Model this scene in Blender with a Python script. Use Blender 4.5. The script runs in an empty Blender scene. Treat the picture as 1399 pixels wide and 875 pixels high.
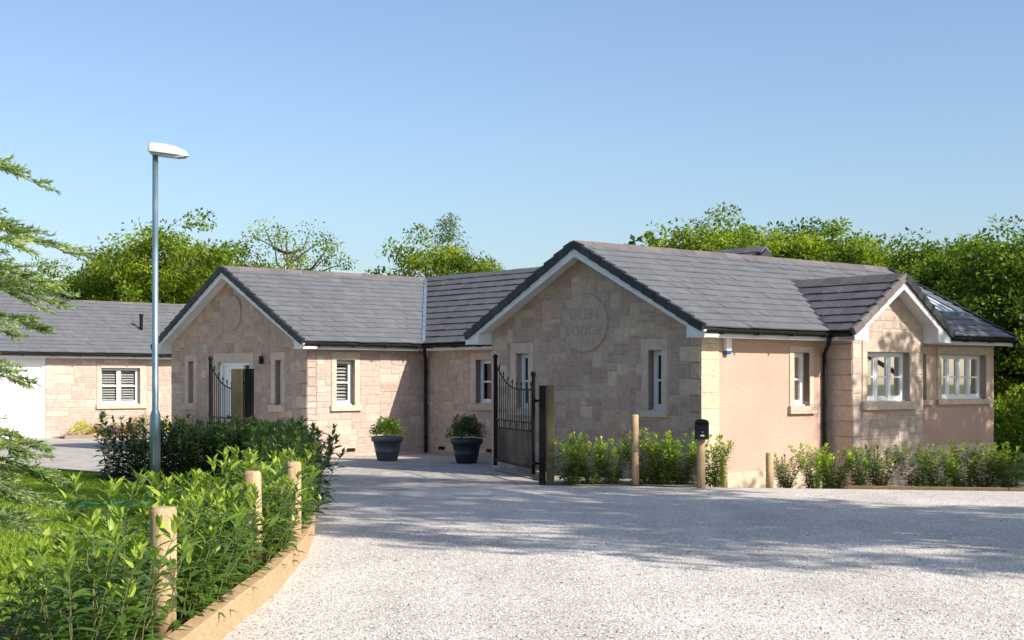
import bpy, bmesh, math, random
import numpy as np
from mathutils import Vector, Matrix
R = math.radians
sc = bpy.context.scene
C = sc.collection

# ------------------------------------------------------------ camera, sky, sun
cam_d = bpy.data.cameras.new('camera'); cam = bpy.data.objects.new('camera', cam_d); C.objects.link(cam)
cam.location = (0, 0, 1.68); cam.rotation_euler = (R(90), 0, 0)
cam_d.sensor_width = 36; cam_d.lens = 50.84; cam_d.shift_y = 0.0611
cam_d.clip_start = 0.1; cam_d.clip_end = 3000
sc.camera = cam
SUN_EL, SUN_AZ = 35.0, 124.0            # azimuth clockwise from +Y
w = bpy.data.worlds.new('World'); sc.world = w; w.use_nodes = True
nt = w.node_tree; sky = nt.nodes.new('ShaderNodeTexSky'); sky.sky_type = 'NISHITA'
sky.sun_disc = False; sky.sun_elevation = R(SUN_EL); sky.sun_rotation = R(SUN_AZ)
sky.air_density = 1.0; sky.dust_density = 1.7; sky.ozone_density = 3.2; sky.altitude = 50
nt.links.new(sky.outputs[0], nt.nodes['Background'].inputs[0])
nt.nodes['Background'].inputs[1].default_value = 0.116
sd = bpy.data.lights.new('sun', 'SUN'); sun = bpy.data.objects.new('sun', sd); C.objects.link(sun)
sd.energy = 4.5; sd.angle = R(0.6); sd.color = (1.0, 0.93, 0.83)
TOSUN = Vector((math.cos(R(SUN_EL))*math.sin(R(SUN_AZ)), math.cos(R(SUN_EL))*math.cos(R(SUN_AZ)), math.sin(R(SUN_EL))))
sun.rotation_euler = TOSUN.to_track_quat('Z', 'Y').to_euler(); sun.location = (20, -10, 30)
sc.view_settings.view_transform = 'Standard'; sc.view_settings.look = 'None'
sc.view_settings.exposure = 0.68; sc.view_settings.gamma = 1

# ------------------------------------------------------------ helpers
def link(o): C.objects.link(o); return o
def tag(o, label=None, cat=None, group=None, kind=None):
    if label: o['label'] = label
    if cat: o['category'] = cat
    if group: o['group'] = group
    if kind: o['kind'] = kind
    return o
def empty(name, loc=(0, 0, 0), rz=0):
    o = bpy.data.objects.new(name, None); link(o); o.location = loc; o.rotation_euler = (0, 0, rz)
    o.empty_display_size = .2
    return o
def copy_tree(o, parent=None):
    c = o.copy(); link(c)
    for ch in o.children: copy_tree(ch, c)
    if parent: c.parent = parent
    return c

class MB:
    def __init__(s): s.v = []; s.f = []; s.t = []; s.cur = 0.5
    def vert(s, p): s.v.append(tuple(p)); s.t.append(s.cur); return len(s.v)-1
    def hexa(s, p):      # 8 corners: bottom 4 then top 4
        b = [s.vert(q) for q in p]
        for f in ((0, 3, 2, 1), (4, 5, 6, 7), (0, 1, 5, 4), (1, 2, 6, 5), (2, 3, 7, 6), (3, 0, 4, 7)):
            s.f.append([b[i] for i in f])
    def box(s, x0, x1, y0, y1, z0, z1, m=None):
        p = [(x0, y0, z0), (x1, y0, z0), (x1, y1, z0), (x0, y1, z0), (x0, y0, z1), (x1, y0, z1), (x1, y1, z1), (x0, y1, z1)]
        if m: p = [m(*q) for q in p]
        s.hexa(p)
    def prism(s, poly, ext, m=None):    # poly of (a,b); ext (c0,c1); mapped m(a,b,c)
        n = len(poly)
        lo = [(a, b, ext[0]) for a, b in poly]; hi = [(a, b, ext[1]) for a, b in poly]
        if m: lo = [m(*q) for q in lo]; hi = [m(*q) for q in hi]
        L = [s.vert(q) for q in lo]; H = [s.vert(q) for q in hi]
        s.f.append(L[::-1]); s.f.append(H)
        for i in range(n):
            j = (i+1) % n; s.f.append([L[i], L[j], H[j], H[i]])
    def bar(s, p, q, w, h, up=(0, 0, 1)):
        p = Vector(p); q = Vector(q); d = (q-p).normalized(); up = Vector(up)
        if abs(d.dot(up)) > .99: up = Vector((1, 0, 0))
        x = d.cross(up).normalized(); z = x.cross(d)
        s.hexa([p-x*w/2-z*h/2, p+x*w/2-z*h/2, q+x*w/2-z*h/2, q-x*w/2-z*h/2,
                p-x*w/2+z*h/2, p+x*w/2+z*h/2, q+x*w/2+z*h/2, q-x*w/2+z*h/2])
    def tube(s, pts, rad, n=8, cap=True):
        pts = [Vector(p) for p in pts]
        if not hasattr(rad, '__len__'): rad = [rad]*len(pts)
        rings = []
        ref = Vector((0.31, 0.95, 0.02))
        for i, p in enumerate(pts):
            d = (pts[min(i+1, len(pts)-1)]-pts[max(i-1, 0)]).normalized()
            if abs(d.dot(ref)) > .95: ref = Vector((0.95, 0.1, 0.3))
            x = d.cross(ref).normalized(); y = d.cross(x)
            rings.append([s.vert(p+(x*math.cos(2*math.pi*k/n)+y*math.sin(2*math.pi*k/n))*rad[i]) for k in range(n)])
        for a, b in zip(rings, rings[1:]):
            for k in range(n): s.f.append([a[k], a[(k+1) % n], b[(k+1) % n], b[k]])
        if cap: s.f.append(rings[0][::-1]); s.f.append(rings[-1])
    def lathe(s, prof, n=32, c=(0, 0, 0)):
        rings = [[s.vert((c[0]+r*math.cos(2*math.pi*k/n), c[1]+r*math.sin(2*math.pi*k/n), c[2]+z)) for k in range(n)] for r, z in prof]
        for a, b in zip(rings, rings[1:]):
            for k in range(n): s.f.append([a[k], a[(k+1) % n], b[(k+1) % n], b[k]])
        s.f.append(rings[0][::-1]); s.f.append(rings[-1])
    def build(s, name, mat, parent=None, smooth=False, bevel=0):
        me = bpy.data.meshes.new(name); me.from_pydata(s.v, [], s.f)
        at = me.attributes.new('tint', 'FLOAT', 'POINT'); at.data.foreach_set('value', s.t)
        me.materials.append(mat)
        if smooth: me.polygons.foreach_set('use_smooth', [True]*len(me.polygons))
        me.update()
        o = bpy.data.objects.new(name, me); link(o)
        if parent: o.parent = parent
        if bevel:
            b = o.modifiers.new('bevel', 'BEVEL'); b.width = bevel; b.segments = 2; b.limit_method = 'ANGLE'
        if smooth:
            pass
        return o

# ------------------------------------------------------------ materials
def mat(name, col=(.5, .5, .5), rough=.8, metal=0, spec=.5):
    m = bpy.data.materials.new(name); m.use_nodes = True
    b = m.node_tree.nodes['Principled BSDF']
    b.inputs['Base Color'].default_value = (*col, 1); b.inputs['Roughness'].default_value = rough
    b.inputs['Metallic'].default_value = metal; b.inputs['Specular IOR Level'].default_value = spec
    return m
class NT:
    def __init__(s, m): s.m = m; s.t = m.node_tree; s.b = s.t.nodes['Principled BSDF']
    def n(s, typ, **kw):
        o = s.t.nodes.new('ShaderNode'+typ)
        for k, v in kw.items(): setattr(o, k, v)
        return o
    def l(s, a, b): s.t.links.new(a, b)
    def coord(s, scale=(1, 1, 1), kind='Object', rot=(0, 0, 0)):
        c = s.n('TexCoord'); mp = s.n('Mapping'); mp.inputs['Scale'].default_value = scale; mp.inputs['Rotation'].default_value = rot
        s.l(c.outputs[kind], mp.inputs[0]); return mp.outputs[0]
    def noise(s, scale, vec=None, detail=4, rough=.6):
        o = s.n('TexNoise'); o.inputs['Scale'].default_value = scale; o.inputs['Detail'].default_value = detail; o.inputs['Roughness'].default_value = rough
        if vec is not None: s.l(vec, o.inputs['Vector'])
        return o.outputs['Fac']
    def ramp(s, fac, stops, interp='LINEAR'):
        o = s.n('ValToRGB'); cr = o.color_ramp; cr.interpolation = interp
        while len(cr.elements) < len(stops): cr.elements.new(.5)
        for e, (p, c) in zip(cr.elements, stops): e.position = p; e.color = (*c, 1)
        s.l(fac, o.inputs[0]); return o.outputs[0]
    def mix(s, fac, a, b, mode='MIX'):
        o = s.n('Mix', data_type='RGBA', blend_type=mode)
        for i, x in ((0, fac), (6, a), (7, b)):
            if hasattr(x, 'links'): s.l(x, o.inputs[i])
            elif i == 0: o.inputs[0].default_value = x
            else: o.inputs[i].default_value = (*x, 1)
        return o.outputs[2]
    def attr(s, name='tint'):
        o = s.n('Attribute'); o.attribute_name = name; return o.outputs['Fac']
    def rnd(s): return s.n('ObjectInfo').outputs['Random']
    def bump(s, h, strength=.5, dist=.01, chain=None):
        o = s.n('Bump'); o.inputs['Strength'].default_value = strength; o.inputs['Distance'].default_value = dist
        s.l(h, o.inputs['Height'])
        if chain is not None: s.l(chain, o.inputs['Normal'])
        s.l(o.outputs[0], s.b.inputs['Normal']); return o.outputs[0]
    def col(s, c): s.l(c, s.b.inputs['Base Color'])
def g(v): return (v, v, v)

def stone_mat(name, stops, amp=1):
    m = mat(name, rough=.92, spec=.2); k = NT(m)
    c0 = k.ramp(k.attr(), stops)
    v = k.coord()
    n = k.noise(9, v, 6, .7); n2 = k.noise(1.1, v, 3)
    c1 = k.mix(.8, c0, k.ramp(n, [(.3, g(.72)), (.5, g(1)), (.75, g(1.25))]), 'MULTIPLY')
    c2 = k.mix(.5, c1, k.ramp(n2, [(.3, (.85, .82, .8)), (.7, (1.08, 1.06, 1.02))]), 'MULTIPLY')
    k.col(c2); k.bump(k.noise(38, v, 5, .7), .8, .012)
    return m
M = {}
M['rubble'] = stone_mat('rubble_sandstone', [(0, (.37, .265, .215)), (.18, (.43, .31, .25)), (.36, (.49, .335, .265)), (.5, (.38, .295, .26)),
                                            (.66, (.52, .395, .295)), (.82, (.45, .37, .285)), (.92, (.60, .475, .345)), (1, (.37, .265, .24))])
M['coursed'] = stone_mat('coursed_sandstone', [(0, (.43, .335, .285)), (.3, (.51, .395, .325)), (.55, (.46, .37, .32)), (.8, (.54, .43, .355)), (1, (.58, .47, .395))])
M['mortar'] = mat('mortar', (.45, .36, .30), .95)
M['ashlar'] = stone_mat('dressed_sandstone', [(0, (.54, .43, .35)), (.5, (.57, .455, .37)), (1, (.61, .49, .40))])
M['cream_stone'] = stone_mat('cream_stone', [(0, (.56, .46, .34)), (.5, (.6, .49, .37)), (1, (.66, .55, .42))])
M['render'] = mat('pink_roughcast', rough=.95, spec=.15); k = NT(M['render']); v = k.coord()
vor = k.n('TexVoronoi'); vor.inputs['Scale'].default_value = 75; k.l(v, vor.inputs['Vector'])
c = k.mix(1, k.ramp(k.noise(60, v, 3, .8), [(.32, (.42, .28, .225)), (.5, (.54, .37, .295)), (.68, (.65, .48, .395))]),
          k.ramp(k.noise(.9, v, 4), [(.3, (.9, .88, .87)), (.7, (1.05, 1.05, 1.05))]), 'MULTIPLY')
k.col(c); k.bump(vor.outputs['Distance'], .7, .010)

def tile_mat(name, lo, hi):
    m = mat(name, rough=.62, spec=.4); k = NT(m); v = k.coord()
    c = k.ramp(k.attr(), [(0, lo), (.9, hi), (1, tuple(x*1.06 for x in hi))])
    c = k.mix(.7, c, k.ramp(k.noise(14, v, 6, .7), [(.3, g(.8)), (.7, g(1.15))]), 'MULTIPLY')
    c = k.mix(.4, c, k.ramp(k.noise(.5, v, 6, .7), [(.35, (.88, .88, .9)), (.7, (1.1, 1.09, 1.06))]), 'MULTIPLY')
    k.col(c); k.bump(k.noise(60, v, 4), .35, .006)
    return m
M['tile'] = tile_mat('grey_roof_tile', (.130, .134, .143), (.150, .154, .163))
M['tile_shade'] = tile_mat('shade_toned_roof_tile', (.105, .098, .102), (.128, .120, .124))  # grey tile darkened and browned for slopes that catch little sun
M['tile_dark'] = tile_mat('verge_tile', (.022, .024, .028), (.042, .043, .05))
M['ridge'] = tile_mat('ridge_tile', (.12, .10, .095), (.17, .145, .135))
M['deck'] = mat('roof_felt', (.03, .03, .03), .9)
def paint(name, col, rough=.4, amp=.06):
    m = mat(name, col, rough); k = NT(m); v = k.coord()
    k.col(k.ramp(k.noise(2.3, v, 6, .7), [(.3, tuple(x*(1-amp*1.6) for x in col)), (.7, tuple(min(1, x*(1+amp)) for x in col))]))
    return m
M['white'] = paint('white_upvc', (.78, .79, .80), .35)
M['fascia'] = paint('fascia_paint', (.68, .69, .70), .45, .1)
M['garage_door'] = paint('white_door_paint', (.82, .83, .84), .4)
M['black'] = paint('black_gutter', (.010, .011, .013), .55, .3)
M['iron'] = paint('black_iron', (.008, .007, .0065), .7, .4)
for q_ in ('black', 'iron'): M[q_].node_tree.nodes['Principled BSDF'].inputs['Specular IOR Level'].default_value = .2
M['galv'] = mat('painted_steel', (.22, .32, .36), .38, .55); k = NT(M['galv'])
k.col(k.ramp(k.noise(5, k.coord((1, 1, .2)), 5), [(.3, (.17, .26, .30)), (.7, (.30, .40, .44))]))
M['lamp_white'] = paint('lamp_hood', (.85, .85, .84), .3, .03)
M['lamp_glass'] = mat('lamp_diffuser', (.5, .52, .52), .25)
M['interior'] = mat('dark_room', (.05, .045, .04), .9)
M['slat'] = paint('shutter_slat', (.76, .75, .70), .5)
M['curtain'] = mat('pale_blind', (.24, .215, .18), .9)
m = bpy.data.materials.new('window_glass'); m.use_nodes = True; t = m.node_tree; t.nodes.clear()
out = t.nodes.new('ShaderNodeOutputMaterial'); mx = t.nodes.new('ShaderNodeMixShader'); tr = t.nodes.new('ShaderNodeBsdfTransparent'); gl = t.nodes.new('ShaderNodeBsdfGlossy')
fr = t.nodes.new('ShaderNodeFresnel'); fr.inputs[0].default_value = 1.5; gl.inputs['Roughness'].default_value = .02; tr.inputs[0].default_value = (.86, .87, .87, 1)
t.links.new(fr.outputs[0], mx.inputs[0]); t.links.new(tr.outputs[0], mx.inputs[1]); t.links.new(gl.outputs[0], mx.inputs[2]); t.links.new(mx.outputs[0], out.inputs[0])
M['glass'] = m
M['sky_glass'] = mat('skylight_glass', (.10, .14, .17), .06, 0, .9)

def wood_mat(name, a, b, rough=.75, axis=(1, 1, .12)):
    m = mat(name, rough=rough, spec=.25); k = NT(m); v = k.coord(axis)
    n = k.noise(22, v, 6, .65)
    c = k.mix(.55, k.ramp(n, [(.3, a), (.7, b)]), k.ramp(k.noise(1.7, k.coord(), 4), [(.35, g(.78)), (.7, g(1.12))]), 'MULTIPLY')
    k.col(c); k.bump(n, .5, .006); return m
M['post'] = wood_mat('round_post_wood', (.30, .195, .105), (.62, .45, .26))
M['post_green'] = wood_mat('shade_toned_green_wood', (.10, .085, .04), (.18, .15, .075))  # greenish wood, colour darkened to stand for tree shade on the post
M['old_wood'] = wood_mat('weathered_board', (.16, .10, .055), (.30, .20, .11), axis=(6, .35, 6))
M['sleeper'] = wood_mat('timber_sleeper', (.34, .215, .115), (.60, .42, .25), axis=(6, .35, 6))
M['bark'] = mat('bark', rough=.95, spec=.1); k = NT(M['bark']); v = k.coord((1, 1, .3))
k.col(k.ramp(k.noise(12, v, 6), [(.3, (.05, .04, .03)), (.7, (.15, .12, .09))])); k.bump(k.noise(20, v, 5), 1, .03)

def leaf_mat(name, stops, trans=.35, rough=.45, spec=.4, objvar=.25):
    m = mat(name, rough=rough, spec=spec); k = NT(m)
    c = k.ramp(k.attr(), stops)
    hs = k.n('HueSaturation'); k.l(c, hs.inputs['Color'])
    mr = k.n('MapRange'); mr.inputs['To Min'].default_value = 1-objvar; mr.inputs['To Max'].default_value = 1+objvar
    k.l(k.rnd(), mr.inputs['Value']); k.l(mr.outputs[0], hs.inputs['Value'])
    k.l(hs.outputs[0], k.b.inputs['Base Color'])
    tl = k.n('BsdfTranslucent'); br = k.mix(1, hs.outputs[0], (1.5, 1.7, .6), 'MULTIPLY'); k.l(br, tl.inputs[0])
    ms = k.n('MixShader'); ms.inputs[0].default_value = trans
    k.l(k.b.outputs[0], ms.inputs[1]); k.l(tl.outputs[0], ms.inputs[2])
    k.l(ms.outputs[0], k.t.nodes['Material Output'].inputs[0]); return m
M['laurel'] = leaf_mat('laurel_leaf', [(0, (.035, .075, .014)), (.5, (.08, .155, .024)), (.8, (.15, .24, .035)), (1, (.36, .44, .06))], .28, .34, .5, .12)
M['laurel_wall'] = leaf_mat('young_laurel_leaf', [(0, (.045, .09, .014)), (.5, (.12, .20, .024)), (.8, (.24, .34, .035)), (1, (.46, .52, .06))], .35, .36, .5, .3)
M['laurel_shade'] = leaf_mat('shade_toned_laurel_leaf', [(0, (.025, .06, .016)), (.6, (.06, .12, .026)), (1, (.15, .21, .04))], .28, .38, .45, .12)  # laurel leaf with the hedge's tree shade put into its colour
M['tree_a'] = leaf_mat('broadleaf_bright', [(0, (.09, .13, .014)), (.5, (.20, .26, .024)), (1, (.36, .42, .045))], .45, .5, .3, .15)
M['tree_b'] = leaf_mat('broadleaf_deep', [(0, (.05, .095, .014)), (.5, (.13, .195, .022)), (1, (.25, .32, .035))], .42, .5, .3, .2)
M['tree_far'] = leaf_mat('far_wood_leaf', [(0, (.02, .045, .012)), (.6, (.04, .08, .018)), (1, (.08, .13, .025))], .3, .6, .2, .1)  # leaf colour kept dark to stand for shade inside the wood
M['birch'] = leaf_mat('birch_leaf', [(0, (.08, .12, .04)), (1, (.2, .26, .09))], .4, .5, .3, .1)
M['conifer'] = leaf_mat('conifer_needle', [(0, (.15, .23, .12)), (.6, (.29, .38, .15)), (1, (.55, .60, .2))], .35, .5, .3, .1)
M['box_leaf'] = leaf_mat('box_leaf', [(0, (.05, .09, .015)), (.6, (.10, .16, .02)), (1, (.20, .26, .03))], .35, .45, .4, .35)
M['yellow_leaf'] = leaf_mat('yellow_leaf', [(0, (.36, .34, .05)), (1, (.8, .74, .14))], .3, .5, .3, .1)
M['orange_leaf'] = leaf_mat('orange_leaf', [(0, (.16, .06, .02)), (1, (.42, .17, .06))], .3, .5, .3, .1)
M['purple_leaf'] = leaf_mat('purple_flower', [(0, (.10, .05, .14)), (1, (.32, .18, .5))], .2, .5, .3, .1)
M['tan_leaf'] = leaf_mat('tan_leaf', [(0, (.16, .13, .05)), (1, (.5, .38, .2))], .3, .5, .3, .1)
M['grass'] = leaf_mat('grass_blade', [(0, (.13, .20, .02)), (.6, (.22, .31, .03)), (1, (.36, .43, .05))], .35, .5, .3, 0)

M['gravel'] = mat('white_gravel', rough=.9, spec=.25); k = NT(M['gravel']); v = k.coord(kind='Object')
vo = k.n('TexVoronoi'); vo.inputs['Scale'].default_value = 48; k.l(v, vo.inputs['Vector'])
sepc = k.n('SeparateColor'); k.l(vo.outputs['Color'], sepc.inputs[0])
c = k.ramp(sepc.outputs[0], [(0, (.16, .15, .14)), (.05, (.42, .39, .37)), (.12, (.62, .58, .53)), (.6, (.70, .66, .605)), (.84, (.64, .56, .50)), (.9, (.74, .705, .66)), (1, (.79, .76, .72))])
c = k.mix(1, c, k.ramp(vo.outputs['Distance'], [(.0, g(1.03)), (.5, g(.96)), (.8, g(.68))]), 'MULTIPLY')
c = k.mix(.8, c, k.ramp(k.noise(.55, v, 5, .65), [(.32, (.80, .79, .78)), (.68, (1.08, 1.07, 1.05))]), 'MULTIPLY')
c = k.mix(.7, c, k.ramp(k.noise(1.0, k.coord((1.3, .16, 1), rot=(0, 0, R(-20))), 4, .6), [(.40, (.86, .85, .84)), (.58, (1.04, 1.04, 1.04))]), 'MULTIPLY')
k.col(c)
inv = k.n('Math', operation='SUBTRACT'); inv.inputs[0].default_value = 1; k.l(vo.outputs['Distance'], inv.inputs[1])
n0 = k.bump(inv.outputs[0], .6, .012); k.bump(k.noise(7, v, 4), .35, .05, n0)
M['pebble'] = mat('pebble', rough=.85, spec=.3); k = NT(M['pebble'])
k.col(k.ramp(k.attr(), [(0, (.14, .13, .13)), (.1, (.34, .31, .30)), (.3, (.60, .55, .50)), (.6, (.52, .41, .34)), (.75, (.68, .65, .61)), (1, (.78, .76, .73))]))

M['setts'] = mat('paving_setts', rough=.85, spec=.3); k = NT(M['setts']); v = k.coord(rot=(0, 0, R(-40.1)))
br = k.n('TexBrick'); br.inputs['Scale'].default_value = 1; br.inputs['Brick Width'].default_value = .24; br.inputs['Row Height'].default_value = .16
br.inputs['Mortar Size'].default_value = .007; br.inputs['Color1'].default_value = (.34, .32, .30, 1); br.inputs['Color2'].default_value = (.50, .455, .41, 1); br.inputs['Mortar'].default_value = (.25, .23, .21, 1)
k.l(v, br.inputs['Vector'])
c = k.mix(.8, br.outputs[0], k.ramp(k.noise(1.2, v, 6, .7), [(.3, (.8, .79, .78)), (.7, (1.15, 1.13, 1.1))]), 'MULTIPLY')
k.col(c); k.bump(k.noise(25, v, 4), .4, .008)
M['lawn'] = mat('lawn_ground', rough=.95, spec=.1); k = NT(M['lawn']); v = k.coord()
k.col(k.ramp(k.noise(3, v, 8, .7), [(.3, (.10, .15, .02)), (.7, (.19, .26, .03))]))
M['field'] = mat('field', rough=.95, spec=.1); k = NT(M['field']); v = k.coord()
k.col(k.ramp(k.noise(.15, v, 8, .7), [(.3, (.045, .07, .018)), (.7, (.09, .13, .03))]))
M['soil'] = mat('bark_mulch', rough=.95, spec=.1); k = NT(M['soil']); v = k.coord()
k.col(k.ramp(k.noise(30, v, 6, .8), [(.3, (.045, .03, .02)), (.5, (.10, .065, .04)), (.75, (.19, .13, .085))])); k.bump(k.noise(35, v, 5), 1, .03)
M['bed_stone'] = mat('bed_gravel', rough=.95, spec=.1); k = NT(M['bed_stone']); v = k.coord()
k.col(k.ramp(k.noise(40, v, 6, .8), [(.3, (.22, .18, .14)), (.55, (.42, .36, .30)), (.75, (.55, .49, .43))])); k.bump(k.noise(45, v, 5), 1, .02)
M['pot'] = mat('grey_pot', (.06, .065, .075), .5); k = NT(M['pot']); v = k.coord()
k.col(k.ramp(k.noise(6, v, 6), [(.3, (.05, .055, .065)), (.7, (.085, .09, .10))]))
M['pot_dark'] = mat('navy_pot', (.022, .025, .035), .45); k = NT(M['pot_dark']); v = k.coord()
k.col(k.ramp(k.noise(6, v, 6), [(.3, (.018, .02, .03)), (.7, (.035, .038, .05))]))
M['hose'] = mat('green_hose', (.01, .24, .13), .4)
M['letter_white'] = mat('white_print', (.7, .7, .7), .5)
M['engraved'] = mat('carved_recess', (.35, .255, .215), .95)
M['plaque'] = stone_mat('plaque_stone', [(0, (.45, .35, .29)), (1, (.48, .375, .31))])
M['plaque2'] = stone_mat('plaque_stone_pale', [(0, (.43, .33, .27)), (1, (.45, .35, .285))])
M['blue'] = mat('blue_plastic', (.02, .08, .3), .4)
M['threshold'] = paint('brick_step', (.30, .21, .15), .9, .15)
M['kerb'] = paint('lawn_edging', (.09, .07, .055), .9, .2)

# ------------------------------------------------------------ ground
def poly_sheet(name, pts, z, m, kind='structure', zf=None, grid=None):
    bm = bmesh.new(); vs = [bm.verts.new((x, y, z)) for x, y in pts]; bm.faces.new(vs)
    bmesh.ops.triangulate(bm, faces=bm.faces[:])
    if grid:
        for _ in range(grid): bmesh.ops.subdivide_edges(bm, edges=[e for e in bm.edges if e.calc_length() > .8], cuts=1); bmesh.ops.triangulate(bm, faces=bm.faces[:])
    if zf:
        for q in bm.verts: q.co.z = zf(q.co.x, q.co.y)
    me = bpy.data.meshes.new(name); bm.to_mesh(me); bm.free(); me.materials.append(m)
    o = link(bpy.data.objects.new(name, me)); tag(o, kind=kind); return o
# terrain: one sheet to the horizon, dropping a little beside the right of the house
def edge_y(x): return 23.7-(x-.5)*.19
def terr(x, y):
    d = (y-edge_y(x))
    k1 = max(0, min(1, (x-1.2)/2.5)); k2 = max(0, min(1, d/2.2)); k2 = k2*k2*(3-2*k2)
    return -.03-.30*k1*k2
xs = sorted(set([-1500, -400, -120, -60, -30]+[i*.6-20 for i in range(75)]+[30, 60, 120, 400, 1500]))
ys = sorted(set([-400, -100, -30, -5]+[i*.6+3 for i in range(90)]+[65, 90, 150, 400, 1500]))
bm = bmesh.new(); grid = [[bm.verts.new((x, y, terr(x, y))) for x in xs] for y in ys]
for j in range(len(ys)-1):
    for i in range(len(xs)-1): bm.faces.new((grid[j][i], grid[j][i+1], grid[j+1][i+1], grid[j+1][i]))
me = bpy.data.meshes.new('ground'); bm.to_mesh(me); bm.free(); me.materials.append(M['field'])
tag(link(bpy.data.objects.new('ground', me)), kind='structure')
KERB = [(-1.86, 5.0), (-1.90, 7.3), (-1.90, 9.43), (-1.88, 11.65), (-1.99, 14.1), (-2.22, 16.4), (-2.55, 18.6), (-3.15, 21.3)]
poly_sheet('gravel_drive', [(-1.8, -12), (40, -12), (40, 16.2), (7.9, 22.3), (3.0, 23.25), (.5, 23.72), (-3.25, 21.7)]+[(x-.05, y) for x, y in KERB[::-1]]+[(-1.9, 0)], 0, M['gravel'])
poly_sheet('paving', [(-3.3, 21.6), (.5, 23.72), (3.0, 23.35), (3.35, 24.6), (1, 40), (4, 46), (-20, 46), (-30, 30), (-10.3, 28.9), (-7.2, 25.95), (-4.2, 22.6)], -.004, M['setts'])
poly_sheet('lawn', [(-2.9, 6), (-3.0, 15), (-3.3, 19), (-4.3, 22.4), (-7.25, 25.85), (-10.35, 28.8), (-30, 29.9), (-30, 6)], .02, M['lawn'])
poly_sheet('planting_bed', [(x-.08, y) for x, y in KERB]+[(-3.6, 22.0), (-7.1, 25.6), (-7.1, 24.5), (-4.6, 22.2), (-3.6, 19), (-3.3, 15), (-3.4, 9), (-4.2, 6), (-4.2, 5)], .09, M['soil'])
poly_sheet('house_bed', [(.75, 23.6), (3.0, 23.28), (3.3, 24.4), (.1, 28.2), (-.35, 27.8)], .012, M['bed_stone'])
poly_sheet('side_bed', [(3.05, 23.27), (7.9, 22.35), (14, 21.2), (16, 26), (10.2, 29.9), (6.5, 26.6), (3.4, 24.3)], 0, M['bed_stone'], zf=lambda x, y: terr(x, y)+.02, grid=4)
poly_sheet('garage_bed', [(-11.9, 43.4), (-14.5, 41.3), (-14.2, 40.9), (-9.3, 39.5), (-8.6, 40.3)], .05, M['soil']) if False else None

# ------------------------------------------------------------ the house
TH = R(40.1); BO = (3.163, 24.252, 0)
house = empty('lodge_house', BO, TH)
tag(house, 'single storey sandstone lodge with grey tiled gables and pink roughcast side', 'house')
def PU(c): return lambda a, z, d: (c-d, a, z)     # wall facing -u ; a runs along v
def PV(c): return lambda a, z, d: (a, c-d, z)     # wall facing -v ; a runs along u
def inside(a, z, holes): return any(h[0] < a < h[1] and h[2] < z < h[3] for h in holes)

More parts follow.
